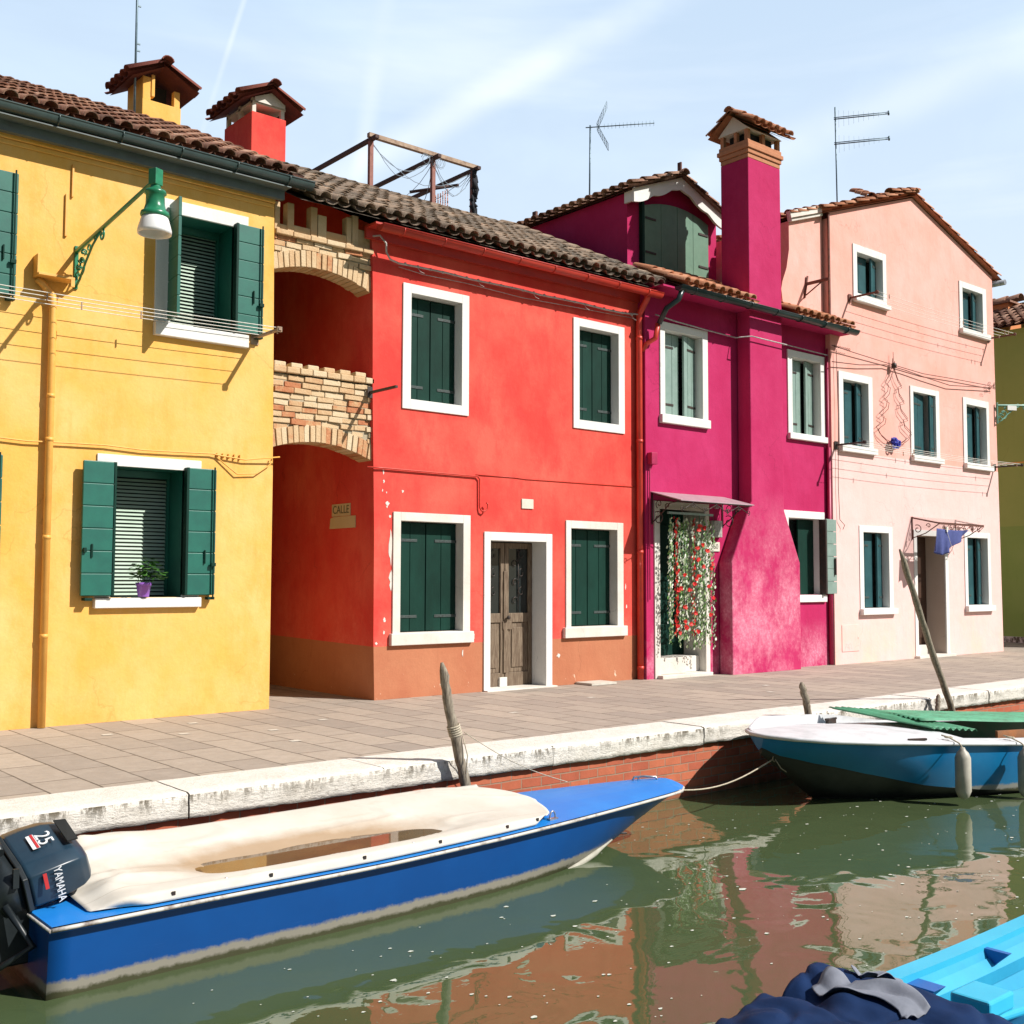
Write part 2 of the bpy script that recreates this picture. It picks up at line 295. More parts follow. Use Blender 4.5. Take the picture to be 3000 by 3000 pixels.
# ------------------------------------------------------------------ mesh builder
ROOT = {}
class MB:
    def __init__(s): s.v = []; s.f = []; s.t = []; s.tone = .5; s.sm = []
    def cut(s): s.cuts = getattr(s, 'cuts', []) + [(len(s.v), len(s.f))]; return s
    def face(s, idx, sm=False): s.f.append(tuple(idx)); s.t.append(s.tone); s.sm.append(sm)
    def add(s, pts): i = len(s.v); s.v += [Vector(p) for p in pts]; return i
    def quad(s, a, b, c, d): i = s.add((a, b, c, d)); s.face((i, i+1, i+2, i+3)); return s
    def poly(s, pts): i = s.add(pts); s.face(range(i, i+len(pts))); return s
    def box(s, x0, x1, y0, y1, z0, z1, M=None):
        P = [Vector(p) for p in ((x0, y0, z0), (x1, y0, z0), (x1, y1, z0), (x0, y1, z0), (x0, y0, z1), (x1, y0, z1), (x1, y1, z1), (x0, y1, z1))]
        if M is not None: P = [M @ p for p in P]
        i = s.add(P)
        for f in ((0, 3, 2, 1), (4, 5, 6, 7), (0, 1, 5, 4), (1, 2, 6, 5), (2, 3, 7, 6), (3, 0, 4, 7)): s.face([i+k for k in f])
        return s
    def prism(s, pts, d):
        """closed polygon pts extruded by vector d"""
        n = len(pts); i = s.add(pts); j = s.add([Vector(p)+Vector(d) for p in pts])
        s.face([i+k for k in range(n)][::-1]); s.face([j+k for k in range(n)])
        for k in range(n): s.face((i+k, i+(k+1) % n, j+(k+1) % n, j+k))
        return s
    def tube(s, pts, r, n=8, caps=True, sm=True):
        pts = [Vector(p) for p in pts]; rs = r if isinstance(r, (list, tuple)) else [r]*len(pts)
        rings = []; prev = None
        for k, p in enumerate(pts):
            if k == 0: d = pts[1]-p
            elif k == len(pts)-1: d = p-pts[k-1]
            else: d = (pts[k+1]-p).normalized()+(p-pts[k-1]).normalized()
            if d.length < 1e-9: d = Vector((0, 0, 1))
            d.normalize()
            if prev is None:
                a = d.cross(Vector((0, 0, 1))) if abs(d.z) < .9 else d.cross(Vector((1, 0, 0)))
            else: a = prev - d*prev.dot(d)
            a.normalize(); prev = a; b = d.cross(a)
            rings.append(s.add([p+(a*cos(2*pi*q/n)+b*sin(2*pi*q/n))*rs[k] for q in range(n)]))
        for k in range(len(rings)-1):
            for q in range(n): s.face((rings[k]+q, rings[k]+(q+1) % n, rings[k+1]+(q+1) % n, rings[k+1]+q), sm)
        if caps:
            s.face([rings[0]+q for q in range(n)][::-1]); s.face([rings[-1]+q for q in range(n)])
        return s
    def lathe(s, prof, c, n=20, M=None, sm=True):
        rings = []
        for r, z in prof:
            P = [Vector((r*cos(2*pi*q/n), r*sin(2*pi*q/n), z)) for q in range(n)]
            if M is not None: P = [M @ p for p in P]
            rings.append(s.add([Vector(c)+p for p in P]))
        for k in range(len(rings)-1):
            for q in range(n): s.face((rings[k]+q, rings[k]+(q+1) % n, rings[k+1]+(q+1) % n, rings[k+1]+q), sm)
        s.face([rings[0]+q for q in range(n)][::-1]); s.face([rings[-1]+q for q in range(n)])
        return s
    def grid(s, fn, nu, nv, sm=True, flip=False):
        i = s.add([fn(a/nu, b/nv) for b in range(nv+1) for a in range(nu+1)])
        for b in range(nv):
            for a in range(nu):
                q = (i+b*(nu+1)+a, i+b*(nu+1)+a+1, i+(b+1)*(nu+1)+a+1, i+(b+1)*(nu+1)+a)
                s.face(q[::-1] if flip else q, sm)
        return s
    def build(s, name, mat, parent=None, bevel=0, local=False, solid=0, warp=None):
        if getattr(s, 'cuts', None):
            cs = s.cuts; s.cuts = None
            if cs[-1] != (len(s.v), len(s.f)): cs.append((len(s.v), len(s.f)))
            a, b = 0, 0; res = []
            for (c, d) in cs:
                if c == a: continue
                q = MB(); q.v = s.v[a:c]; q.f = [tuple(i-a for i in f) for f in s.f[b:d]]; q.t = s.t[b:d]; q.sm = s.sm[b:d]; a, b = c, d
                res.append(q.build(name, mat, parent, bevel, local, solid, warp))
            return res[0]
        me = bpy.data.meshes.new(name)
        V = s.v
        if warp: V = [Vector(warp(p)) for p in V]
        if parent is not None and not local:
            o0 = ROOT.get(parent.name, Vector((0, 0, 0)))
            V = [p-o0 for p in V]
        me.from_pydata([tuple(p) for p in V], [], s.f); me.update()
        me.polygons.foreach_set('use_smooth', s.sm)
        at = me.attributes.new('tone', 'FLOAT', 'FACE'); at.data.foreach_set('value', s.t)
        bm = bmesh.new(); bm.from_mesh(me); bmesh.ops.recalc_face_normals(bm, faces=bm.faces); bm.to_mesh(me); bm.free()
        me.materials.append(mat)
        o = bpy.data.objects.new(name, me); COL.objects.link(o)
        if parent is not None:
            o.parent = parent; ROOT[o.name] = ROOT.get(parent.name, Vector((0, 0, 0))) if not local else Vector((0, 0, 0))
        if solid: md = o.modifiers.new('solid', 'SOLIDIFY'); md.thickness = solid; md.offset = -1
        if bevel: md = o.modifiers.new('bevel', 'BEVEL'); md.width = bevel; md.segments = 2; md.limit_method = 'ANGLE'
        return o
def tag(o, label=None, cat=None, group=None, kind=None):
    if label: o['label'] = label
    if cat: o['category'] = cat
    if group: o['group'] = group
    if kind: o['kind'] = kind
    return o
def thing(name, loc, label, cat, group=None, rot=(0, 0, 0)):
    o = bpy.data.objects.new(name, None); COL.objects.link(o); o.location = loc; o.rotation_euler = rot
    o.empty_display_size = .2
    ROOT[o.name] = Vector(loc)
    return tag(o, label, cat, group)
def arc(c, r, a0, a1, n, ax=(1, 0, 0), ay=(0, 0, 1)):
    c = Vector(c); ax = Vector(ax); ay = Vector(ay)
    return [c+ax*r*cos(radians(a0+(a1-a0)*k/n))+ay*r*sin(radians(a0+(a1-a0)*k/n)) for k in range(n+1)]
def spiral(c, r0, r1, a0, a1, n, ax=(1, 0, 0), ay=(0, 0, 1)):
    c = Vector(c); ax = Vector(ax); ay = Vector(ay); out = []
    for k in range(n+1):
        t = k/n; r = r0+(r1-r0)*t; a = radians(a0+(a1-a0)*t)
        out.append(c+ax*r*cos(a)+ay*r*sin(a))
    return out
def text_mesh(body, size, mat, name, parent, Mw, extrude=.002, xs=1.0):
    cu = bpy.data.curves.new(name, 'FONT'); cu.body = body; cu.size = size; cu.extrude = extrude; cu.align_x = 'CENTER'; cu.align_y = 'CENTER'
    ob = bpy.data.objects.new(name+'_tmp', cu); COL.objects.link(ob)
    bpy.context.view_layer.update()
    me = bpy.data.meshes.new_from_object(ob.evaluated_get(bpy.context.evaluated_depsgraph_get()))
    bpy.data.objects.remove(ob); me.name = name
    o0 = ROOT.get(parent.name, Vector((0, 0, 0))) if parent is not None else Vector((0, 0, 0))
    S = Matrix.Diagonal((xs, 1, 1, 1))
    me.transform(Matrix.Translation(-o0) @ Mw @ S)
    me.materials.clear(); me.materials.append(mat)
    o = bpy.data.objects.new(name, me); COL.objects.link(o)
    if parent is not None: o.parent = parent
    return o
def basis(o, x, y):
    x = Vector(x).normalized(); y = Vector(y).normalized(); z = x.cross(y)
    return Matrix.Translation(o) @ Matrix((x, y, z)).transposed().to_4x4()
# wall panel in the XZ plane with rectangular holes
def panel(mb, x0, x1, z0, z1, y, holes, step=1.2):
    xs = sorted({x0, x1} | {h[0] for h in holes if x0 < h[0] < x1} | {h[1] for h in holes if x0 < h[1] < x1})
    zs = sorted({z0, z1} | {h[2] for h in holes if z0 < h[2] < z1} | {h[3] for h in holes if z0 < h[3] < z1})
    idx = {}
    def vid(x, z):
        if (x, z) not in idx: idx[(x, z)] = mb.add([(x, y, z)])
        return idx[(x, z)]
    for a in range(len(xs)-1):
        for b in range(len(zs)-1):
            cx = (xs[a]+xs[a+1])/2; cz = (zs[b]+zs[b+1])/2
            if any(h[0] < cx < h[1] and h[2] < cz < h[3] for h in holes): continue
            mb.face((vid(xs[a], zs[b]), vid(xs[a+1], zs[b]), vid(xs[a+1], zs[b+1]), vid(xs[a], zs[b+1])))
# roof tiles
def tiles(mb, O, U, V, nu, nv, pitch=.19, row=.33, jit=.012, r=.078, base=True, tlen=.42, tonef=None, sag=.0, pans=True):
    O = Vector(O); U = Vector(U).normalized(); V = Vector(V).normalized(); Nn = U.cross(V).normalized()
    if Nn.z < 0: Nn = -Nn
    if base:
        mb.tone = .05
        a = O - Nn*.03; w = U*(nu*pitch); h = V*(nv*row+tlen-row)
        mb.quad(a, a+w, a+w+h, a+h)
    R = random.Random(int(O.x*1000+nu))
    for i in range(nu):
        for j in range(nv):
            tn = R.random(); tn = tonef(i, j, tn) if tonef else tn
            for kind in ((0, 1) if pans else (0,)):
                mb.tone = tn if kind == 0 else tn*.7
                cu = (i+.5)*pitch + (pitch/2 if kind else 0) + R.uniform(-jit, jit)
                cv = j*row + R.uniform(-jit, jit)*1.5
                tilt = .028 if kind == 0 else .02
                tw = R.uniform(-.02, .02)
                K = 7; ring = []
                for e, (vv, rr) in enumerate(((0, r*1.06), (tlen, r*.84))):
                    for lay in (0, 1):
                        rad = rr - lay*.014
                        pts = []
                        for q in range(K):
                            a = pi*q/(K-1)
                            h = sin(a)*rad*.85 if kind == 0 else -sin(a)*rad*.55+.02
                            if kind == 1: h -= lay*0
                            base_h = (tilt*(1-e)) + (.035 if kind == 0 else .01) + R.uniform(0, .001) - .0
                            pts.append(O+U*(cu+cos(a)*rad+tw*vv)+V*(cv+vv)+Nn*(h+base_h - (0.0 if lay == 0 else 0.0) - (.014*lay if kind == 1 else 0)))
                        ring.append(mb.add(pts))
                o0, i0, o1, i1 = ring
                for q in range(K-1):
                    mb.face((o0+q, o0+q+1, o1+q+1, o1+q), True)
                    mb.face((i0+q, i0+q+1, i1+q+1, i1+q), True)
                    mb.face((o0+q, o0+q+1, i0+q+1, i0+q))
    mb.tone = .5
def ridge(mb, P, D, n, seg=.36, r=.10, Up=(0, 0, 1), tone=None):
    P = Vector(P); D = Vector(D).normalized(); Up = Vector(Up); S = D.cross(Up).normalized(); R = random.Random(n*7+int(P.x*10))
    for k in range(n):
        mb.tone = R.random() if tone is None else tone
        ring = []
        for e in (0, 1):
            for lay in (0, 1):
                rad = (r if e == 0 else r*.86)-lay*.015
                ring.append(mb.add([P+D*(k*seg+e*(seg+.05))+S*cos(pi*q/6)*rad+Up*(sin(pi*q/6)*rad*.8+(.02 if e == 0 else 0)) for q in range(7)]))
        a, b, c, d = ring
        for q in range(6):
            mb.face((a+q, a+q+1, c+q+1, c+q), True); mb.face((b+q, b+q+1, d+q+1, d+q), True); mb.face((a+q, a+q+1, b+q+1, b+q))
    mb.tone = .5
def gutter(name, mat, parent, x0, x1, y, z, r, slope=0, brackets=None):
    mb = MB()
    for xx in range(1):
        K = 10; A = []; B = []
        for x, L in ((x0, A), (x1, B)):
            zz = z+slope*(x-x0)
            L.append(mb.add([(x, y-r*cos(pi*q/K), zz-r*sin(pi*q/K)) for q in range(K+1)]))
            L.append(mb.add([(x, y-(r-.006)*cos(pi*q/K), zz-(r-.006)*sin(pi*q/K)) for q in range(K+1)]))
        for q in range(K):
            mb.face((A[0]+q, A[0]+q+1, B[0]+q+1, B[0]+q), True); mb.face((A[1]+q, A[1]+q+1, B[1]+q+1, B[1]+q), True)
        for L in (A, B):
            mb.face([L[0]+q for q in range(K+1)])
        mb.tube([(x0, y-r, z), (x1, y-r, z+slope*(x1-x0))], .009, 6)
    g = mb.build(name, mat, parent)
    mb = MB(); nb = brackets or int((x1-x0)/.62)
    for k in range(nb):
        x = x0+(k+.5)*(x1-x0)/nb; zz = z+slope*(x-x0)
        mb.tube([Vector((x, y-(r+.006)*cos(pi*q/8), zz-(r+.006)*sin(pi*q/8))) for q in range(9)], .008, 5); mb.cut()
    mb.build('gutter_bracket', mat, g)
    return g
# ------------------------------------------------------------------ windows
def leaf(mb, x0, x1, z0, z1, y, t=.035, boards=3, ang=0, hinge='L', ledge=True, horiz=0):
    """one shutter leaf, in the plane y, swung by ang degrees about its hinge (positive = outward)"""
    hx = x0 if hinge == 'L' else x1
    s = 1 if hinge == 'L' else -1
    M = Matrix.Translation((hx, y, 0)) @ Matrix.Rotation(radians(-ang*s), 4, 'Z') @ Matrix.Translation((-hx, -y, 0))
    w = (x1-x0)
    if horiz:
        hh = (z1-z0)/horiz
        for k in range(horiz):
            mb.box(x0+.003, x1-.003, y, y+t, z0+k*hh+.006, z0+(k+1)*hh-.006, M)
        mb.box(x0+.008, x1-.008, y+.008, y+t-.004, z0, z1, M)
    else:
        for k in range(boards):
            mb.box(x0+k*w/boards+.004, x0+(k+1)*w/boards-.004, y, y+t, z0, z1, M)
        mb.box(x0+.005, x1-.005, y+.009, y+t-.004, z0+.004, z1-.004, M)
    return M
def window(house, o, i, Y, depth=.14, style='closed', smat=None, fmat=None, rmat=None, sill=None, fproud=.022, angs=(0, 0), label=None, sheight=0, split=.5, frame=True, hinges=True, blind=None, boards=2, pane_depth=.26, horiz=0, hmat=None):
    fmat = fmat or WHITE; smat = smat or DGREEN; hmat = hmat or HINGE
    ox0, ox1, oz0, oz1 = o; x0, x1, z0, z1 = i
    mb = MB(); mb.quad((x0-.02, Y+pane_depth, z0-.02), (x1+.02, Y+pane_depth, z0-.02), (x1+.02, Y+pane_depth, z1+.02), (x0-.02, Y+pane_depth, z1+.02))
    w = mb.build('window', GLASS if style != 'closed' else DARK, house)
    if label: w['label'] = label
    mb = MB(); yf = Y-fproud; d = pane_depth
    # band proud of the wall
    if frame:
        mb.box(ox0, x0, yf, Y+.01, oz0, oz1); mb.box(x1, ox1, yf, Y+.01, oz0, oz1)
        mb.box(x0, x1, yf, Y+.01, z1, oz1)
        if oz0 < z0-.01: mb.box(x0, x1, yf, Y+.01, oz0, z0)
    # reveals
    e = .001
    mb.box(x0-.03, x0, Y+.01, Y+d, z0-.02, z1+.02); mb.box(x1, x1+.03, Y+.01, Y+d, z0-.02, z1+.02)
    mb.box(x0+e, x1-e, Y+.01, Y+d, z1, z1+.03); mb.box(x0+e, x1-e, Y+.01, Y+d, z0-.03, z0)
    mb.build('frame', rmat or fmat, w, bevel=.004)
    if sill:
        sx0, sx1, sz0, sz1, sp = sill
        m = MB(); m.box(sx0, sx1, Y-sp, Y+.012, sz0, sz1); m.build('sill', fmat, w, bevel=.008)
    if style in ('closed', 'ajar'):
        xm = x0+(x1-x0)*split
        for hx, (a, b) in (('L', (x0+.006, xm-.004)), ('R', (xm+.004, x1-.006))):
            ang = angs[0] if hx == 'L' else angs[1]
            m = MB(); M = leaf(m, a, b, z0+.012, z1-.012, Y+depth, boards=boards, ang=ang, hinge=hx)
            m.build('shutter', smat, w, bevel=.003)
            if hinges:
                m = MB()
                for zz in (z0+(z1-z0)*.14, z0+(z1-z0)*.83):
                    hw = (b-a)*.72
                    q0, q1 = (a, a+hw) if hx == 'L' else (b-hw, b)
                    m.box(q0, q1, Y+depth-.008, Y+depth-.0005, zz-.018, zz+.018, M); m.cut()
                m.build('hinge', hmat, w, bevel=.002)
    if blind:
        m = MB(); nb = int((z1-z0-.06)/.042)
        by = Y+pane_depth-.10
        for k in range(nb):
            zz = z0+.02+k*.042
            m.quad((x0+.03, by-.012, zz), (x1-.03, by-.012, zz), (x1-.03, by+.012, zz+.029), (x0+.03, by+.012, zz+.029))
        m.build('blind', blind, w)
        m = MB(); m.box(x0+.005, x1-.005, by-.05, by+.03, z1-.075, z1-.003); m.box(x0+.002, x0+.03, by-.03, by+.02, z0, z1-.075); m.box(x1-.03, x1-.002, by-.03, by+.02, z0, z1-.075)
        m.build('blind_rail', TEAL if fmat is WHITE else fmat, w)
    return w
def boxwalls(mb, x0, x1, y0, y1, z0, z1, left=True, right=True, back=True):
    if left: mb.quad((x0, y0, z0), (x0, y1, z0), (x0, y1, z1), (x0, y0, z1))
    if right: mb.quad((x1, y0, z0), (x1, y1, z0), (x1, y1, z1), (x1, y0, z1))
    if back: mb.quad((x0, y1, z0), (x1, y1, z0), (x1, y1, z1), (x0, y1, z1))
# ================================================================== SETTING
m = MB(); m.quad((-400, -400, -.69), (600, -400, -.69), (600, 60, -.69), (-400, 60, -.69)); tag(m.build('water', WATER), kind='structure')
m = MB(); m.quad((-40, 8.04, -.004), (60, 8.04, -.004), (60, 24, -.004), (-40, 24, -.004))
m.box(-40, 60, 8.04, 24, -1.5, -.2)
tag(m.build('pavement', PAVE), kind='structure')
GROUND = simple('bare_ground', (.25, .22, .17), (.18, .16, .12), .95, .3, bstr=.2, obj=False)
m = MB(); m.quad((-400, 24, -.01), (600, 24, -.01), (600, 900, -.01), (-400, 900, -.01)); tag(m.build('ground', GROUND), kind='structure')
q = thing('quay_wall', (12, 7.5, -.7), 'long canal quay of red brick topped with a pale weathered stone edge', 'quay wall')
m = MB(); m.box(-40, 60, 7.52, 8.0, -1.8, -.185); m.build('brick_face', QBRICK, q)
x = -10.0; R = random.Random(3); m = MB()
while x < 45:
    L = R.uniform(1.3, 2.4); dy = R.uniform(-.008, .008); dz = R.uniform(-.006, .004)
    nx = int(L/.06)
    # slab with a slightly chipped front edge
    def fn(u, v, x=x, L=L, dy=dy, dz=dz):
        xx = x+.004+(L-.008)*u
        s = v*4
        nzv = noise.noise(Vector((xx*7, s*3.1, 2)))*.010 + noise.noise(Vector((xx*23, s*5.1, 9)))*.006
        if s <= 1: return Vector((xx, 8.045+(7.50-8.045)*s+dy*s, .0+dz+(nzv*.3)))
        if s <= 2: return Vector((xx, 7.50-.035*(s-1)+dy+nzv, dz-.014*(s-1)))
        if s <= 3: return Vector((xx, 7.465+dy+nzv*1.3, dz-.014-.161*(s-2)+nzv*.5))
        return Vector((xx, 7.465+.5*(s-3)+dy, -.178+dz))
    def fn2(u, v):
        return fn(u, v)
    m.grid(fn2, nx, 16)
    m.quad((x+.004, 8.04, 0), (x+.004, 7.47, 0), (x+.004, 7.47, -.17), (x+.004, 8.04, -.17))
    x += L
m.build('coping', STONE, q)
# ================================================================== YELLOW HOUSE
Y0 = 11.70
yh = thing('yellow_house', (3.0, Y0, 0), 'two storey yellow plastered house with teal shutters, at the left edge by the dark alley', 'house')
wins = [dict(o=(4.70, 5.80, 4.17, 5.72), i=(4.88, 5.62, 4.32, 5.57)), dict(o=(4.12, 5.28, 1.19, 2.82), i=(4.29, 5.08, 1.30, 2.70)),
        dict(o=(1.96, 3.06, 4.17, 5.72), i=(2.14, 2.88, 4.32, 5.57)), dict(o=(1.85, 3.0, 1.19, 2.82), i=(2.02, 2.81, 1.30, 2.70))]
holes = [w['i'] for w in wins]
def ywarp(p):
    p = Vector(p)
    if p.x > 5.95: p.x -= .012*max(0, p.z-3)
    return p
m = MB(); panel(m, -4, 6.175, -.02, 6.05, Y0, holes); boxwalls(m, -4, 6.175, Y0, 18.4, -.02, 6.05)
m.poly([(6.175, Y0, 6.05), (6.175, 18.4, 6.05), (6.175, 15, 7.75)]); m.poly([(-4, Y0, 6.05), (-4, 18.4, 6.05), (-4, 15, 7.75)])
m.build('wall', YEL, yh, warp=ywarp)
m = MB()
for k, (dz, dy) in enumerate(((5.90, .02), (5.955, .045), (6.01, .07))): m.box(-4, 6.12+dy*.3, Y0-dy, Y0-.002+.0*k, dz, dz+.052)
m.build('cornice', YEL, yh, bevel=.008)
m = MB(); m.box(-4, 6.20, Y0-.14, Y0-.075, 5.985, 6.10); m.box(-4, 6.20, Y0-.30, Y0-.141, 6.088, 6.10); m.build('fascia', FASC, yh)
g = gutter('gutter', GUTG, yh, -4, 6.48, 11.42, 6.20, .085)
V = Vector((0, 3.5, 1.67)); m = MB(); tiles(m, (-1.5, 11.44, 6.235), (1, 0, 0), V, 40, 10, .195, .37, tlen=.46)
m.quad((-1.5, 15, 7.9), (6.3, 15, 7.9), (6.3, 18.6, 6.2), (-1.5, 18.6, 6.2)); ridge(m, (-1.5, 14.98, 7.90), (1, 0, 0), 22)
m.build('roof', TILE_MID, yh)
def open_leaf(w, x0, x1, z0, z1, y, side, nh=6, mat=TEAL, lean=0, tilt=6):
    m = MB(); leaf(m, x0, x1, z0, z1, y, t=.04, horiz=nh, ang=(tilt), hinge='R' if side == 'L' else 'L'); s = m.build('shutter', mat, w, bevel=.004); return s
for k, wd in enumerate(wins):
    o, i = wd['o'], wd['i']
    lab = ['upper window beside the street lamp, one teal shutter swung half out', 'lower window with a purple flowerpot on its sill', None, None][k]
    w = window(yh, o, i, Y0, style='open', fmat=WHITE, sill=(o[0]-.005, o[1]+.01, o[2], i[2]-.004, .07), frame=False, blind=BLINDG, label=lab, pane_depth=.50, rmat=TEAL)
    # lintel band and side bands partly hidden by the shutters
    m = MB(); m.box(o[0], o[1], Y0-.022, Y0+.01, i[3]+.0, o[3]); m.box(o[0], i[0], Y0-.02, Y0+.01, i[2], i[3]); m.box(i[1], o[1], Y0-.02, Y0+.01, i[2], i[3]); m.build('surround', WHITE, w, bevel=.004)
    zt, zb = i[3]+.03, i[2]+.02
    m = MB(); leaf(m, i[1]+.012, i[1]+.36, zb, zt, Y0-.085, t=.04, horiz=6, ang=-1, hinge='L'); s = m.build('shutter', TEAL, w, bevel=.003)
    m = MB(); m.box(i[1]+.0, i[1]+.03, Y0-.10, Y0+.03, zb, zt); m.box(i[1]+.315, i[1]+.33, Y0-.118, Y0-.1, zb-.03, zt+.02); m.box(i[1]+.22, i[1]+.235, Y0-.105, Y0-.085, zb+.35, zb+.50); m.box(i[1]+.29, i[1]+.345, Y0-.13, Y0-.10, zb+.32, zb+.36); m.box(i[1]+.27, i[1]+.35, Y0-.10, Y0-.02, zb-.05, zb-.02); m.build('bolt', DGREEN, w, bevel=.003)
    if k in (0, 2):   # left leaf seen edge on, swung out square
        m = MB(); leaf(m, i[0]-.36, i[0]-.01, zb, zt+.05, Y0-.04, t=.035, horiz=6, ang=84, hinge='R'); m.build('shutter', TEAL, w, bevel=.003)
    else:
        m = MB(); leaf(m, i[0]-.345, i[0]-.012, zb, zt, Y0-.12, t=.04, horiz=6, ang=0, hinge='R'); m.build('shutter', TEAL, w, bevel=.003)
        m = MB(); m.box(i[0]-.03, i[0]+.006, Y0-.12, Y0+.03, zb, zt); m.box(i[0]-.25, i[0]-.23, Y0-.135, Y0-.12, zb+.40, zb+.54); m.box(i[0]-.33, i[0]-.30, Y0-.15, Y0-.12, zb+.45, zb+.50); m.box(i[0]-.30, i[0]-.22, Y0-.12, Y0-.02, zb-.05, zb-.02); m.build('bolt', DGREEN, w, bevel=.003)
# pipe and ledge
m = MB(); m.tube([(3.61, 11.63, 0), (3.61, 11.63, 4.30), (3.60, 11.63, 4.40), (3.50, 11.64, 4.52), (3.45, 11.65, 4.56)], .038, 12)
for z in (.9, 1.9, 2.9, 3.35): m.tube([(3.61, 11.63, z), (3.61, 11.63, z+.04)], .042, 12)
m.build('downpipe', PIPEY, yh)
m = MB(); m.box(3.42, 3.78, 11.50, 11.70, 4.575, 4.60); m.box(3.42, 3.445, 11.55, 11.70, 4.60, 4.80); m.box(3.74, 3.78, 11.5, 11.52, 4.5, 4.575); m.cut()
m.box(3.72, 3.745, 11.672, 11.70, 5.07, 5.52); m.cut(); m.box(3.78, 3.80, 11.672, 11.70, 5.50, 5.85)
m.build('ledge', PIPEY, yh, bevel=.003)
m = MB(); pts = [(x, 11.66, 2.90+.012*sin(x*5)) for x in [-1+.4*k for k in range(17)]]+[(5.5, 11.66, 2.895), (5.8, 11.655, 2.87), (6.22, 11.62, 2.93)]
m.tube(pts, .009, 6); m.tube([(5.45, 11.68, 2.88), (5.7, 11.66, 2.70), (5.95, 11.66, 2.72), (6.12, 11.66, 2.84), (6.14, 11.66, 2.92)], .008, 6)
for k in range(5): m.box(5.46+k*.07, 5.472+k*.07, 11.67, 11.70, 2.87, 2.925)
m.build('cable', PIPEY, yh)
# chimney on yellow ridge
def gable_cap(mb_t, cx, yA, yB, hw, z_e, z_a, side_pitch=.19, tn=None):
    """two tiled slopes, ridge along Y, eaves at z_e, apex z_a"""
    L = sqrt(hw*hw+(z_a-z_e)**2); nn = max(3, int(round((yB-yA)/side_pitch)))
    for sgn in (-1, 1):
        Vv = Vector((-sgn*hw, 0, z_a-z_e)); O = Vector((cx+sgn*hw, yA, z_e))
        tiles(mb_t, O, (0, 1, 0), Vv, nn, 1, (yB-yA)/nn, L, jit=.008, r=.085, tlen=L+.02)
    ridge(mb_t, (cx, yA-.07, z_a+.01), (0, 1, 0), max(2, int((yB-yA)/.33)), r=.09)
ch = MB(); ch.box(5.79, 6.36, 15.0, 15.62, 7.5, 8.28); c = ch.build('chimney', YEL, yh, bevel=.01)
m = MB(); m.box(5.80, 5.92, 15.02, 15.6, 8.28, 8.62); m.cut(); m.box(6.26, 6.35, 15.02, 15.12, 8.28, 8.52); m.cut(); m.box(6.26, 6.35, 15.5, 15.6, 8.28, 8.52); m.cut(); m.box(5.92, 5.97, 15.0, 15.1, 8.34, 8.66); m.build('pillar', YEL, c, bevel=.01)
m = MB(); m.box(5.94, 6.24, 15.25, 15.55, 8.28, 8.6); m.build('flue', DARK, c)
m = MB(); gable_cap(m, 6.07, 14.85, 15.72, .50, 8.52, 8.80); m.build('chimney_roof', TILE_DK, c)
# ================================================================== RED HOUSE
rh = thing('red_house', (10, Y0, 0), 'low red house with brown base and closed dark green shutters, right of the dark alley', 'house')
W1 = dict(o=(7.99, 9.07, 3.70, 5.34), i=(8.12, 8.95, 3.83, 5.22)); W2 = dict(o=(11.01, 12.08, 3.72, 5.36), i=(11.13, 11.95, 3.85, 5.24))
W3 = dict(o=(7.87, 9.11, .80, 2.36), i=(7.985, 8.99, .82, 2.25)); W4 = dict(o=(10.86, 12.04, .80, 2.36), i=(10.96, 11.91, .82, 2.25))
DR = (9.46, 10.475, -.04, 2.035)
holes = [W1['i'], W2['i'], W3['i'], W4['i'], DR]
def rwarp(p):
    p = Vector(p)
    if p.x < 7.8: p.x -= .017*p.z + .008*sin(p.z*2.3)
    return p
m = MB(); panel(m, 7.62, 12.40, .66, 6.0, Y0, holes)
for k in range(12):
    z0 = .77 + (6.0-.77)*k/12; z1 = .77+(6.0-.77)*(k+1)/12
    m.quad((7.62, Y0, z0 if k else .66), (7.62, 18.4, z0), (7.62, 18.4, z1), (7.62, Y0, z1))
m.quad((12.4, Y0, 0), (12.4, 18.4, 0), (12.4, 18.4, 6), (12.4, Y0, 6)); m.quad((7.62, 18.4, 0), (12.4, 18.4, 0), (12.4, 18.4, 6), (7.62, 18.4, 6))
m.poly([(7.62, Y0, 6.0), (7.62, 18.4, 6.0), (7.62, 15, 7.62)]); m.poly([(12.4, Y0, 6.0), (12.4, 18.4, 6.0), (12.4, 15, 7.62)])
m.build('wall', RED, rh, warp=rwarp)
m = MB(); panel(m, 7.62, 12.40, -.02, .66, Y0, holes); m.quad((7.62, Y0, -.02), (7.62, 18.4, -.02), (7.62, 18.4, .77), (7.62, Y0, .66)); m.build('dado', DADO, rh, warp=rwarp)
window(rh, W1['o'], W1['i'], Y0, label='upper window nearer the alley with white frame and closed shutters')
window(rh, W2['o'], W2['i'], Y0, label='upper window near the red downpipe with closed shutters')
window(rh, W3['o'], W3['i'], Y0, sill=(7.83, 9.15, .665, .815, .06), fmat=WHITEW, label='ground floor window left of the door with peeling white frame')
window(rh, W4['o'], W4['i'], Y0, sill=(10.81, 12.09, .665, .815, .06), fmat=WHITEW, label='ground floor window right of the door with white frame')
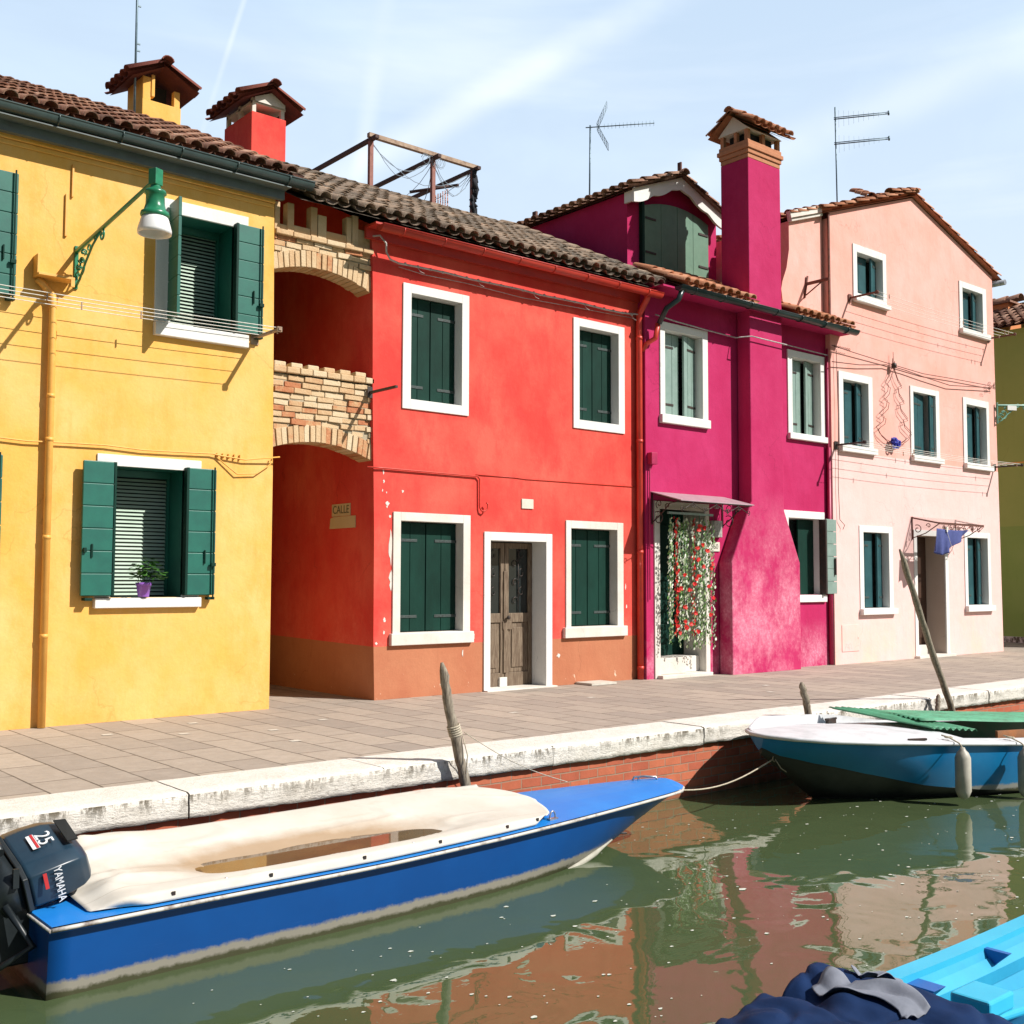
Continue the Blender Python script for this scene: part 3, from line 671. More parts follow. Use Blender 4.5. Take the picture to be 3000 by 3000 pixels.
# door
m = MB(); m.quad((9.44, Y0+.42, -.04), (10.5, Y0+.42, -.04), (10.5, Y0+.42, 2.06), (9.44, Y0+.42, 2.06)); d = m.build('door', DARK, rh); d['label'] = 'weathered wooden double door with glazed upper panels'
m = MB(); m.box(9.35, 9.46, Y0-.022, Y0+.01, -.02, 2.15); m.box(10.475, 10.59, Y0-.022, Y0+.01, -.02, 2.15); m.box(9.46, 10.475, Y0-.022, Y0+.01, 2.035, 2.15)
m.box(9.42, 9.459, Y0+.011, Y0+.42, -.02, 2.06); m.box(10.476, 10.51, Y0+.011, Y0+.42, -.02, 2.06); m.box(9.461, 10.474, Y0+.011, Y0+.42, 2.036, 2.07); m.build('frame', WHITE, d, bevel=.004)
m = MB(); m.box(9.35, 10.62, Y0-.10, Y0+.40, -.02, .012); m.box(9.85, 9.98, Y0+.245, Y0+.2795, .012, .14); m.build('threshold', WHITEW, d, bevel=.004)
yd = Y0+.28
for hx, (a, b) in (('L', (9.465, 9.955)), ('R', (9.965, 10.47))):
    m = MB(); m.box(a, a+.07, yd, yd+.045, .01, 2.02); m.box(b-.07, b, yd, yd+.045, .01, 2.02)
    for z0, z1 in ((.01, .20), (.90, 1.03), (1.94, 2.02)): m.box(a+.07, b-.07, yd, yd+.045, z0, z1)
    m.box(a+.07, b-.07, yd+.02, yd+.04, .20, .90); m.box(a+.13, b-.13, yd+.006, yd+.022, .27, .83)
    if hx == 'R': m.box(a-.035, a+.03, yd-.02, yd, .2, 1.62); m.box(a-.05, a+.12, yd-.015, yd-.001, .80, .92)
    L = m.build('door_leaf', WOOD, d, bevel=.006)
    m = MB(); m.quad((a+.07, yd+.03, 1.03), (b-.07, yd+.03, 1.03), (b-.07, yd+.03, 1.94), (a+.07, yd+.03, 1.94)); m.build('glass', GLASS, d)
    m = MB()
    for k in range(6): m.tube(spiral(((a+b)/2+(k % 2-.5)*.12, yd+.012, 1.2+k*.13), .07, .015, 90*(k % 2), 90*(k % 2)+300, 12), .006, 5)
    m.tube([((a+b)/2, yd+.012, 1.03), ((a+b)/2, yd+.012, 1.94)], .006, 5); m.build('grille', BLACKI, d)
m = MB(); m.lathe([(.006, 0), (.012, .02), (.028, .03), (.03, .045), (.018, .06)], (9.985, yd-.02, .97), 12, Matrix.Rotation(radians(90), 3, 'X')); m.build('handle', BLACKI, d)
m = MB(); m.box(10.02, 10.235, Y0-.018, Y0+.002, 2.495, 2.63); m.build('wall_plate', MARBLE, rh, bevel=.003)
m = MB(); m.tube([(7.45, 11.66, 2.90), (7.7, 11.67, 2.905), (9.22, 11.67, 2.895), (9.255, 11.67, 2.86), (9.26, 11.67, 2.47), (9.28, 11.66, 2.43), (9.33, 11.65, 2.42), (9.37, 11.64, 2.46), (9.375, 11.64, 2.52), (9.35, 11.64, 2.54)], .012, 6)
m.tube([(9.2, 11.69, 2.915), (9.9, 11.69, 2.92), (10.1, 11.69, 2.91), (12.3, 11.69, 2.925)], .006, 5)
m.build('conduit', PIPER, rh)
m = MB(); pts = [(7.45, 11.70, 5.83), (7.57, 11.60, 5.85), (7.65, 11.58, 5.76), (7.67, 11.6, 5.65), (7.73, 11.6, 5.57), (7.86, 11.6, 5.545)]+[(8.2+.42*k, 11.6, 5.555+.008*sin(k*2.1)) for k in range(10)]+[(12.30, 11.6, 5.585)]
m.tube(pts, .013, 8); R = random.Random(5)
for k in range(22):
    xx = 7.95+k*.2; m.tube([(xx, 11.6, 5.558), (xx+.02, 11.6, 5.558)], .019, 6)
    if k % 5 == 1: m.tube([(xx, 11.6, 5.55), (xx+.05, 11.60, 5.50), (xx+.12, 11.61, 5.49)], .004, 4)
m.tube([(7.9, 11.66, 5.52), (8.3, 11.66, 5.49), (9, 11.66, 5.5), (10, 11.66, 5.47), (11, 11.66, 5.50), (12.3, 11.66, 5.53)], .005, 5)
m.build('cable', CABLE, rh)
m = MB(); m.box(7.40, 12.5, Y0-.05, Y0-.002, 5.80, 5.95); m.box(7.40, 12.5, Y0-.27, Y0-.051, 5.93, 5.955); m.build('eave_board', GUTR, rh)
gutter('gutter', GUTR, rh, 7.40, 12.52, 11.335, 5.89, .078)
m = MB()
def rt(i, j, t):
    if t > .93: return .95
    return t*.8
V = Vector((0, 3.6, 1.78)); tiles(m, (6.36, 11.44, 6.03), (1, 0, 0), V, 31, 12, .205, .335, jit=.026, r=.084, tlen=.44, tonef=rt)
ridge(m, (6.36, 14.98, 7.80), (1, 0, 0), 18, tone=None)
m.quad((6.36, 15, 7.78), (12.7, 15, 7.78), (12.7, 18.6, 6.1), (6.36, 18.6, 6.1))
# verge row climbing at the right end
for k in range(12):
    pass
ridge(m, (12.66, 11.45, 6.10), V, 11, r=.11, Up=(0, -.44, .9), tone=None)
ridge(m, (12.45, 11.5, 6.14), V, 11, r=.10, Up=(0, -.44, .9), tone=None)
ro = m.build('roof', TILE_OLD, rh)
m = MB(); m.tube([(12.30, 11.37, 5.90), (12.31, 11.42, 5.80), (12.33, 11.60, 5.60), (12.34, 11.62, 5.50), (12.34, 11.62, 0)], .048, 12)
for z in (.15, 1.9, 3.6, 5.2): m.tube([(12.34, 11.62, z), (12.34, 11.62, z+.05)], .055, 12)
m.build('downpipe', PIPER, rh)
m = MB(); m.tube([(12.53, 11.40, 5.45), (12.52, 11.45, 5.22), (12.43, 11.55, 5.14), (12.40, 11.60, 5.02)], .04, 10); m.build('branch_pipe', PIPER, rh)
ch = MB(); ch.box(7.48, 8.06, 15.02, 15.95, 7.4, 8.58); c = ch.build('chimney', RED, rh, bevel=.01)
m = MB()
for xx in (7.50, 7.98):
    for yy in (15.04, 15.45, 15.87): m.box(xx, xx+.06, yy, yy+.06, 8.58, 8.80); m.cut()
m.poly([(7.52, 15.0, 8.74), (8.03, 15.0, 8.74), (8.03, 15.0, 8.80), (7.80, 15.0, 8.93), (7.52, 15.0, 8.80)]); m.box(7.5, 8.05, 15.03, 15.93, 8.72, 8.76)
m.build('pillar', WHITEW, c)
m = MB(); gable_cap(m, 7.77, 14.86, 16.05, .52, 8.70, 8.98); m.build('chimney_roof', TILE_DK, c)
# peeling patches on the red wall (thin raised flakes of bare lime)
m = MB(); R = random.Random(11)
def flake(cx, cz, rx, rz):
    n = 13; i = [Vector((cx+cos(2*pi*k/n)*rx*R.uniform(.35, 1.25), Y0-.004-R.random()*.001, cz+sin(2*pi*k/n)*rz*R.uniform(.5, 1.1))) for k in range(n)]
    m.prism(i, (0, .004, 0)); m.cut()
for cx, cz, rx, rz in ((7.72, 2.86, .012, .04), (7.73, 2.74, .014, .03), (7.71, 2.62, .01, .02), (7.77, 2.60, .012, .015), (7.79, 2.46, .03, .03), (7.78, 2.42, .012, .02), (8.02, 2.63, .022, .022), (7.83, 2.30, .02, .02), (7.76, .99, .02, .04), (7.75, .83, .015, .03),
                       (7.845, 1.9, .03, .25), (7.85, 1.5, .03, .15), (9.18, .74, .02, .06), (9.0, .53, .01, .06), (12.1, 1.40, .015, .05), (12.12, 1.1, .012, .04), (10.73, .42, .04, .035), (7.60+.04, .7, .02, .02)):
    flake(cx, cz, rx, rz)
m.build('peeling_patch', WHITEW, rh)
# ================================================================== ALLEY ARCHES
def arch_wall(name, label, z_bot, z_top, x0, x1, y0, y1, crown, parent_parts):
    t = thing(name, ((x0+x1)/2, y0, z_bot), label, 'brick arch', 'brick arches spanning the alley')
    return t
R = random.Random(21)
def brick_courses(mb, x0, x1, za, zb, y, depth, bl=.24, bh=.075, arcf=None):
    z = za; k = 0
    while z < zb-.02:
        x = x0 - (bl/2 if k % 2 else 0) - R.random()*.05
        while x < x1:
            L = bl*R.uniform(.7, 1.15); a = max(x, x0); b = min(x+L-.012, x1)
            zc = z
            if arcf: zc = z
            if b-a > .03 and (arcf is None or z >= arcf((a+b)/2)-.01):
                mb.tone = R.random()**(1.4 if z < 4 else .9); jy = R.uniform(-.022, .014)
                mb.box(a, b, y+jy, y+depth, z+R.uniform(-.006, .006), min(z+bh-.012, zb)+R.uniform(-.006, .004), Matrix.Translation((a, y, z)) @ Matrix.Rotation(R.uniform(-.035, .035), 4, 'Y') @ Matrix.Rotation(R.uniform(-.05, .05), 4, 'Z') @ Matrix.Translation((-a, -y, -z)))
            x += L
        z += bh; k += 1
for nm, zc0, rise, zt, lab, ya in (('brick_arch', 3.02, .14, 3.96, 'lower pale brick arch across the alley with a stepped brick coping', 11.74),
                                   ('brick_arch', 5.16, .14, 5.62, 'upper pale brick arch across the alley with small brick battlements', 11.74)):
    ax0, ax1 = 6.17, 7.58 if zc0 < 4 else 7.54
    t = thing(nm, ((ax0+ax1)/2, ya, zc0), lab, 'brick arch')
    cxm = (ax0+ax1)/2 - .08; hw = (ax1-ax0)/2
    def af(x, zc0=zc0, rise=rise, cxm=cxm, hw=hw): return zc0+rise*(1-((x-cxm)/hw)**2)
    m = MB()
    # radial voussoirs
    n = 19
    for k in range(n):
        a = ax0+(ax1-ax0)*k/n; b = ax0+(ax1-ax0)*(k+1)/n-.010
        m.tone = R.random(); jy = R.uniform(-.015, .01); hh = .20+R.uniform(-.01, .01)
        tl = (a-cxm)/hw*.03; tr = (b-cxm)/hw*.03
        m.prism([(a, ya+jy, af(a)), (b, ya+jy, af(b)), (b+tr, ya+jy, af(b)+hh), (a+tl, ya+jy, af(a)+hh)], (0, .30, 0))
    brick_courses(m, ax0, ax1, zc0+rise*.6+.10, zt, ya+.002, .28, arcf=lambda x: af(x)+.17)
    m.build('brickwork', CREAMB, t, bevel=.005)
    m = MB(); P = [(ax0+(ax1-ax0)*k/12, ya+.02, af(ax0+(ax1-ax0)*k/12)+.02) for k in range(13)]
    m.prism(P+[(ax1, ya+.02, zt-.01), (ax0, ya+.02, zt-.01)], (0, .25, 0)); m.build('mortar', MORTAR, t)
    m = MB(); R2 = random.Random(4)
    if zc0 < 4:
        x = ax0
        while x < ax1-.05:
            L = R2.uniform(.17, .2); m.tone = R2.uniform(.3, 1); m.box(x, min(x+L-.008, ax1), ya-.04, ya+.30, zt, zt+.075); x += L
        x = ax0+.02
        while x < ax1-.1:
            m.tone = R2.uniform(.3, 1); m.box(x, x+.155, ya-.01, ya+.12, zt+.075, zt+.135, ); m.box(x+.01, x+.14, ya+.125, ya+.27, zt+.075, zt+.13); x += .225
        m.build('coping', CREAMB, t, bevel=.012)
    else:
        x = ax0
        while x < ax1-.05:
            L = R2.uniform(.22, .27); m.tone = R2.uniform(.3, 1); m.box(x, min(x+L-.008, ax1), ya-.05, ya+.30, zt, zt+.06); x += L
        m.build('coping', CREAMB, t, bevel=.008)
        m = MB()
        for (a, b, top) in ((6.17, 6.24, 6.02), (6.34, 6.43, 6.04), (6.66, 6.75, 6.06), (6.76, 6.88, 5.98), (7.17, 7.24, 6.04), (7.25, 7.34, 6.08)):
            m.tone = R2.uniform(.4, .9); m.box(a, b, ya, ya+.12, zt+.06, top); m.cut()
        for (a, b, top) in ((6.43, 6.66, 5.78), (6.88, 7.17, 5.80), (6.24, 6.34, 5.76), (7.34, 7.52, 5.92)):
            m.tone = R2.uniform(.3, .7); m.box(a, b, ya+.01, ya+.2, zt+.06, top); m.cut()
        m.build('battlement', CREAMB, t, bevel=.008)
m = MB(); m.box(5.9, 7.9, 18.42, 21, -.02, 6.4); m.build('added_alley_block', REDX, rh)  # unseen block added across the alley's far end to keep daylight out
# street name plate painted on the alley wall
sg = thing('street_sign', (7.60, 12.4, 2.2), 'faded painted street name patch on the shaded red alley wall', 'sign')
def wx(z): return 7.62-.017*z-.008*sin(z*2.3)-.006
m = MB(); m.prism([(wx(2.3), 12.24, 2.325), (wx(2.3), 12.70, 2.325), (wx(2.3), 12.70, 2.485), (wx(2.3), 12.24, 2.485)], (-.006, 0, 0)); m.build('name_panel', SIGNM, sg)
m = MB(); m.prism([(wx(2.2), 12.12, 2.165), (wx(2.2), 12.76, 2.165), (wx(2.2), 12.74, 2.30), (wx(2.2), 12.66, 2.32), (wx(2.2), 12.12, 2.32)], (-.005, 0, 0)); m.build('lower_panel', SIGNM, sg)
text_mesh('CALLE', .15, INK, 'lettering', sg, basis((wx(2.3)-.008, 12.47, 2.405), (0, -1, 0), (0, 0, 1)), .001, .95)
# ================================================================== MAGENTA HOUSE
YM = 11.55
mh = thing('magenta_house', (14.8, YM, 0), 'magenta house with tall outside chimney and roof dormer, beside the red house', 'house')
M1 = dict(o=(12.72, 13.86, 4.07, 5.54), i=(12.83, 13.73, 4.09, 5.42)); M2 = dict(o=(16.01, 17.12, 4.07, 5.55), i=(16.14, 16.99, 4.09, 5.43))
M3w = dict(o=(15.85, 17.05, 1.24, 2.72), i=(15.98, 16.96, 1.25, 2.59)); DM = (12.69, 13.76, .02, 2.60)
holes = [M1['i'], M2['i'], M3w['i'], DM]
m = MB(); panel(m, 12.40, 17.19, -.02, 6.0, YM, holes); boxwalls(m, 12.40, 17.19, YM, 18.4, -.02, 6.0)
m.poly([(12.4, YM, 6.0), (12.4, 18.4, 6.0), (12.4, 15, 7.6)]); m.build('wall', MAG, mh)
window(mh, M1['o'], M1['i'], YM, style='ajar', smat=SGREEN, angs=(0, 14), split=.56, sill=(12.71, 13.87, 3.94, 4.075, .07), hmat=BLACKI, label='upper window left of the chimney breast', boards=3)
window(mh, M2['o'], M2['i'], YM, style='ajar', smat=SGREEN, angs=(0, 14), split=.56, sill=(16.0, 17.15, 3.97, 4.075, .07), hmat=BLACKI, label='upper window right of the chimney breast', boards=3)
w = window(mh, M3w['o'], M3w['i'], YM, style='open', sill=(15.95, 17.06, 1.12, 1.245, .05), label='ground floor window beside the chimney breast, one shutter folded open', frame=True)
m = MB(); leaf(m, 16.98, 17.28, 1.26, 2.60, YM-.10, horiz=6, ang=2, hinge='L'); m.build('shutter', SGREEN, w, bevel=.003)
m = MB(); m.box(16.93, 16.975, YM-.12, YM+.02, 1.26, 2.59); m.box(17.2, 17.23, YM-.14, YM-.10, 1.6, 1.9); m.build('shutter_edge', BLACKI, w, bevel=.003)
m = MB(); m.box(16.5, 16.96, YM+.16, YM+.19, 1.26, 2.58); m.build('inner_shutter', DGREEN, w, bevel=.003)
# chimney breast and stack
m = MB(); YB = 11.27
m.prism([(14.10, YB, -.02), (14.10, YB, 1.79), (14.62, YB, 2.79), (14.62, YB, 5.99), (15.50, YB, 5.99), (15.50, YB, 2.69), (15.93, YB, 1.80), (15.93, YB, -.02)], (0, .27, 0))
cb = m.build('chimney_breast', MAGB, mh, bevel=.02)
m = MB(); m.box(14.62, 15.50, YB, 11.85, 5.992, 8.56); c = m.build('chimney', MAG, mh, bevel=.015)
m = MB()
for k, (z, e) in enumerate(((8.562, .0), (8.64, .02), (8.715, .045), (8.79, .02))): m.box(14.62-e, 15.50+e, YB-e, 11.85+e, z, z+.071)
m.build('brick_band', TILE_NEW, c, bevel=.008)
m = MB()
for xx in (14.62, 15.02, 15.43):
    for yy in (YB, 11.78): m.box(xx, xx+.07, yy, yy+.07, 8.862, 9.05); m.cut()
m.box(14.62, 14.69, 11.5, 11.56, 8.862, 9.05); m.build('brick_post', TILE_NEW, c)
m = MB(); m.box(14.75, 15.4, YB+.1, 11.75, 8.8, 9.04); m.build('flue', DARK, c)
m = MB(); m.prism([(14.60, YB-.03, 9.051), (14.60, 11.88, 9.051), (14.60, 11.56, 9.33)], (.92, 0, 0)); m.build('gable_block', WHITEW, c)
m = MB(); hwv = .46; L = sqrt(hwv**2+.32**2)
tiles(m, (14.47, 11.10, 9.06), (1, 0, 0), (0, hwv, .30), 6, 2, .19, L/2, jit=.004, tlen=L/2+.06)
tiles(m, (14.47, 12.02, 9.06), (1, 0, 0), (0, -hwv, .30), 6, 2, .19, L/2, jit=.004, tlen=L/2+.06)
ridge(m, (14.46, 11.56, 9.39), (1, 0, 0), 3, r=.085); m.build('chimney_roof', TILE_NEW, c)
# roof
m = MB(); m.box(12.4, 17.5, YM-.38, YM-.001, 5.97, 5.995); m.build('eave_board', MAG, mh)
gutter('gutter', GUTD, mh, 12.62, 17.42, 11.06, 5.985, .078)
m = MB(); m.tube([(12.70, 11.06, 5.92), (12.66, 11.10, 5.78), (12.56, 11.25, 5.66), (12.53, 11.38, 5.44)], .043, 10); m.build('gutter_outlet', GUTD, mh)
V = Vector((0, 3.95, 1.83)); m = MB(); tiles(m, (12.74, 11.08, 6.03), (1, 0, 0), V, 9, 3, .2, .38, tlen=.46); tiles(m, (15.56, 11.08, 6.03), (1, 0, 0), V, 9, 11, .2, .38, tlen=.46)
tiles(m, (14.55, 11.95, 6.43), (1, 0, 0), V, 5, 8, .2, .38, tlen=.46)
m.quad((12.6, 15.03, 7.86), (17.3, 15.03, 7.86), (17.3, 18.6, 6.2), (12.6, 18.6, 6.2)); m.build('roof', TILE_NEW, mh)
# dormer
m = MB(); yd0 = 12.95
m.poly([(13.47, yd0, 6.6), (15.83, yd0, 6.6), (15.83, yd0, 8.12), (14.63, yd0, 8.55), (13.47, yd0, 8.12)])
m.quad((13.47, yd0, 6.6), (13.47, 16.1, 7.0), (13.47, 16.1, 8.14), (13.47, yd0, 8.14)); m.quad((15.83, yd0, 6.6), (15.83, 16.1, 7.0), (15.83, 16.1, 8.14), (15.83, yd0, 8.14))
m.poly([(13.47, 16.1, 7), (15.83, 16.1, 7), (15.83, 16.1, 8.14), (14.63, 16.1, 8.55), (13.47, 16.1, 8.14)])
dm = m.build('dormer', MAG, mh)
m = MB(); x0, x1 = 13.82, 15.52
def atop(x): return 7.98+.15*(1-((x-14.67)/.85)**2)
for k in range(4):
    a = x0+(x1-x0)*k/4+.004; b = x0+(x1-x0)*(k+1)/4-.004
    m.prism([(a, yd0-.075, 6.86), (b, yd0-.075, 6.86), (b, yd0-.075, atop(b)), ((a+b)/2, yd0-.075, atop((a+b)/2)), (a, yd0-.075, atop(a))], (0, .045, 0))
m.build('dormer_shutter', GGREEN, dm, bevel=.003)
m = MB(); m.box(13.76, 13.815, yd0-.085, yd0+.001, 6.6, 8.03); m.box(13.76, 15.56, yd0-.10, yd0+.001, 6.76, 6.85); m.build('dormer_frame', DGREEN, dm)
m = MB()
for xx, zz in ((13.84, 7.15), (13.84, 7.75), (15.24, 7.15), (15.24, 7.75)): m.box(xx, xx+.26, yd0-.09, yd0-.075, zz, zz+.035); m.cut()
m.build('hinge', BLACKI, dm)
m = MB(); yb = 12.70; top = []; bot = []
for k in range(49):
    x = 13.38+(15.80-13.38)*k/48; t = abs(x-14.59)/1.21
    top.append((x, yb, 8.60-.46*t)); bot.append((x, yb, 8.60-.46*t-.17-.07*t-.045*abs(sin(pi*(t*2.5+.5)))*1))
for k in range(48): m.prism([bot[k], bot[k+1], top[k+1], top[k]], (0, .045, 0))
m.box(13.40, 13.44, yb+.046, yd0, 7.93, 8.12); m.build('bargeboard', WHITE, dm)
m = MB(); sl_ = Vector((1.25, 0, .48)); nrow = 17
for sgn in (1, -1):
    O = Vector((14.59-sgn*1.27, 12.62, 8.14)); L = sl_.length
    tiles(m, O, (0, 1, 0), (sgn*1.25, 0, .48), nrow, 4, .205, L/4, jit=.006, tlen=L/4+.07)
ridge(m, (14.59, 12.58, 8.64), (0, 1, 0), 10); m.build('dormer_roof', TILE_MID, dm)
m = MB(); m.box(14.53, 14.56, 12.66, 12.74, 8.70, 8.86); m.cut(); m.box(13.45, 13.5, 15.3, 15.4, 8.25, 8.42); m.build('ridge_stub', RUSTI, dm)
# door with step
m = MB(); m.quad((12.67, YM+.45, 0), (13.8, YM+.45, 0), (13.8, YM+.45, 2.62), (12.67, YM+.45, 2.62)); d = m.build('door', DGREEN, mh); d['label'] = 'dark green door behind a curtain of flowers'
m = MB(); m.box(12.57, 12.69, YM-.022, YM+.01, 0, 2.72); m.box(13.76, 13.86, YM-.022, YM+.01, 0, 2.72); m.box(12.69, 13.76, YM-.022, YM+.01, 2.60, 2.72)
m.box(12.66, 12.689, YM+.011, YM+.45, 0, 2.62); m.box(13.761, 13.79, YM+.011, YM+.45, 0, 2.62); m.build('frame', WHITEW, d, bevel=.004)
m = MB(); m.box(12.62, 13.80, YM-.13, YM+.2, -.01, .05); m.box(12.69, 13.76, YM+.12, YM+.45, .05, .30); m.box(12.69, 13.3, YM-.0, YM+.12, .05, .30); m.build('step', WHITEW, d, bevel=.01)
m = MB()
for zz0, zz1 in ((.5, .8), (1.0, 1.3), (1.5, 2.4)):
    for k in range(3): m.box(12.75+k*.34, 13.03+k*.34, YM+.42, YM+.449, zz0, zz1); m.cut()
m.build('door_panel', DGREEN, d, bevel=.01)
# canopy
m = MB(); m.prism([(12.50, YM, 2.86), (12.50, YM-.62, 2.70), (12.50, YM-.62, 2.685), (12.50, YM, 2.845)], (1.75, 0, 0)); cn = m.build('canopy', simple('grey_canopy_sheet', (.42, .30, .33), (.35, .24, .27), .5, 6, bstr=.1), mh, bevel=.003)
m = MB()
for xx in (12.52, 14.20):
    m.tube([(xx, YM-.01, 2.84), (xx, YM-.60, 2.68)], .012, 6); m.tube([(xx, YM-.02, 2.35), (xx, YM-.02, 2.84)], .012, 6)
    m.tube([(xx, YM-.02, 2.38), (xx, YM-.2, 2.5), (xx, YM-.38, 2.66), (xx, YM-.58, 2.68)], .009, 6)
    m.tube(spiral((xx, YM-.14, 2.44), .11, .02, 60, 500, 24, (0, 1, 0)), .008, 5); m.tube(spiral((xx, YM-.16, 2.66), .07, .015, -60, 360, 20, (0, 1, 0)), .007, 5)
    m.tube(spiral((xx, YM-.33, 2.62), .05, .01, -60, 360, 18, (0, 1, 0)), .007, 5)
m.tube([(12.52, YM-.60, 2.68), (14.20, YM-.60, 2.68)], .012, 6)
for k in range(6):
    cx = 12.66+k*.27; sg_ = 1 if k % 2 else -1
    m.tube([(cx-.12, YM-.60, 2.60+.05*sg_), (cx+.12, YM-.60, 2.60-.05*sg_)], .007, 5)
    m.tube(spiral((cx-.11, YM-.60, 2.60+.03*sg_), .045, .01, 90*sg_, 90*sg_+400*sg_, 16), .006, 5); m.tube(spiral((cx+.11, YM-.60, 2.60-.03*sg_), .045, .01, -90*sg_, -90*sg_+400*sg_, 16), .006, 5)
m.build('scroll_bracket', BLACKI, cn)
m = MB(); m.tube([(12.55, 11.47, 5.60), (13.0, 11.48, 5.57), (13.78, 11.48, 5.54), (14.50, 11.47, 5.52), (14.58, 11.2, 5.51), (15.53, 11.2, 5.50), (15.58, 11.45, 5.56), (15.95, 11.48, 5.60), (17.15, 11.48, 5.58)], .011, 6); m.build('cable', CABLE, mh)
m = MB(); m.tube([(17.14, 11.49, 5.7), (17.14, 11.49, 3.6), (17.13, 11.49, 2.6), (17.20, 11.47, 2.4)], .02, 6); m.tube([(17.16, 11.50, 3.9), (17.16, 11.50, 0)], .038, 8); m.build('downpipe', PIPEM, mh)
m = MB(); m.box(12.43, 12.56, YM-.10, YM, 3.27, 3.45); m.tube([(12.46, YM-.03, 3.27), (12.45, YM-.03, 2.8), (12.45, YM-.03, 1.2)], .012, 6); m.build('junction_box', PIPEM, mh, bevel=.006)
m = MB(); m.prism([(14.02+.12*cos(a), YM-.12*sin(a), 2.19) for a in [pi*k/8 for k in range(9)]], (0, 0, .27)); wl = m.build('wall_light', GREYM, mh, bevel=.01); wl['label'] = 'half round grey metal wall light right of the flower curtain'
m = MB(); m.box(13.86, 14.12, YM-.02, YM-.0005, 1.965, 2.115); npl = m.build('number_plate', MARBLE, mh, bevel=.003)
text_mesh('960', .12, INK, 'number', npl, basis((13.99, YM-.0215, 2.04), (1, 0, 0), (0, 0, 1)), .001)
# flower curtain
fc = thing('flower_curtain', (13.22, 11.40, .4), 'hanging curtain of green leaf strings with red flowers in front of the magenta door', 'curtain')
m = MB(); m.box(12.70, 13.76, 11.36, 11.39, 2.515, 2.55); m.build('rail', SGREEN, fc)
LEAFG = tone_mat('leaf_strings', [(0, (.05, .13, .03)), (.3, (.15, .30, .08)), (.5, (.45, .55, .30)), (.75, (.85, .87, .74)), (1, (.90, .90, .82))], rough=.5, bstr=.1)
PETAL = tone_mat('red_petals', [(0, (.35, .01, .02)), (.5, (.62, .02, .02)), (1, (.75, .08, .05))], rough=.5, bstr=.1)
R = random.Random(9); PET = []
for k in range(25):
    x = 12.715+k*.0425; zb = .40+R.random()*.26+(.14 if k in (2, 3, 4) else 0); redstr = k in (3, 4, 13, 14); y = 11.37+R.uniform(-.03, .03)
    ml = MB(); mr = MB(); ms = MB(); ms.tube([(x, y, 2.52), (x, y, zb)], .003, 4)
    z = 2.46-.10*R.random()
    while z > zb:
        sx = x+R.uniform(-.018, .018)+.008*sin(z*3+k); yy = y+R.uniform(-.03, .03)
        tgt = mr if (redstr and R.random() < .8) else ml
        tgt.tone = R.random()
        a = R.uniform(0, 2*pi); s_ = R.uniform(.017, .027); tl = R.uniform(-.6, .6)
        c0 = Vector((sx, yy, z)); dx = Vector((cos(a)*.9, sin(a)*.4-.2, sin(tl))).normalized()*s_; dz = Vector((R.uniform(-.4, .4), R.uniform(-.7, .1), 1)).normalized()*s_*1.1
        tgt.poly([c0-dz, c0-dz*.3+dx*.8, c0+dz*.5+dx*.6, c0+dz, c0+dz*.5-dx*.6, c0-dz*.3-dx*.8])
        z -= R.uniform(.013, .025)
    st_ = ml.build('leaf_string', LEAFG, fc); ms.build('string', FGREEN, st_)
    if mr.v: mr.build('red_petals', PETAL, st_)
for k in range(30):
    x = 12.74+R.random()*1.0; z = .6+R.random()*1.75; y = 11.32; mr = MB()
    for q in range(8):
        a = 2*pi*q/8+R.random()*.4; mr.tone = R.random(); s_ = R.uniform(.04, .062); c0 = Vector((x, y, z)); d1 = Vector((cos(a), -.3+R.uniform(-.3, .3), sin(a)*.7))*s_; d2 = Vector((-sin(a)*.45, R.uniform(-.2, .2), cos(a)*.45))*s_
        mr.poly([c0, c0+d1*.5+d2, c0+d1, c0+d1*.5-d2])
    mr.build('flower', PETAL, fc)
# ================================================================== PINK HOUSE
YP = 11.45
ph = thing('pink_house', (20.3, YP, 0), 'tall pale pink gabled house with two tone front, right of the magenta house', 'house')
P = {'a': dict(o=(17.94, 19.07, 6.77, 7.80), i=(18.07, 18.95, 6.88, 7.66)), 'b': dict(o=(21.88, 23.03, 6.77, 7.80), i=(22.01, 22.87, 6.80, 7.67)),
     'c': dict(o=(17.41, 18.52, 3.95, 5.33), i=(17.55, 18.38, 3.99, 5.19)), 'd': dict(o=(19.86, 20.96, 3.95, 5.34), i=(19.97, 20.82, 3.98, 5.23)),
     'e': dict(o=(21.93, 23.03, 3.94, 5.34), i=(22.07, 22.92, 3.97, 5.20)), 'f': dict(o=(18.0, 19.12, .97, 2.52), i=(18.13, 18.99, .99, 2.40)),
     'g': dict(o=(21.86, 22.96, .98, 2.51), i=(21.98, 22.84, 1.0, 2.40))}
DP = (20.0, 21.07, .02, 2.39)
holes = [v['i'] for v in P.values()]+[DP]
def pwarp(p):
    p = Vector(p)
    if p.x > 23: p.x -= .014*p.z
    return p
m = MB(); panel(m, 17.19, 23.46, 3.86, 7.95, YP, holes)
m.poly([(17.19, YP, 7.95), (23.46, YP, 7.95), (23.46, YP, 8.14), (20.1, YP, 9.16), (17.19, YP, 8.22)])
m.quad((23.46, YP, 3.86), (23.46, 18, 3.86), (23.46, 18, 8.12), (23.46, YP, 8.12)); m.quad((17.19, YP, 3.86), (17.19, 18, 3.86), (17.19, 18, 8.12), (17.19, YP, 8.12)); m.quad((17.19, 18, -.02), (23.4, 18, -.02), (23.4, 18, 8.1), (17.19, 18, 8.1))
m.poly([(17.19, 18, 8.1), (23.46, 18, 8.1), (20.1, 18, 9.16)])
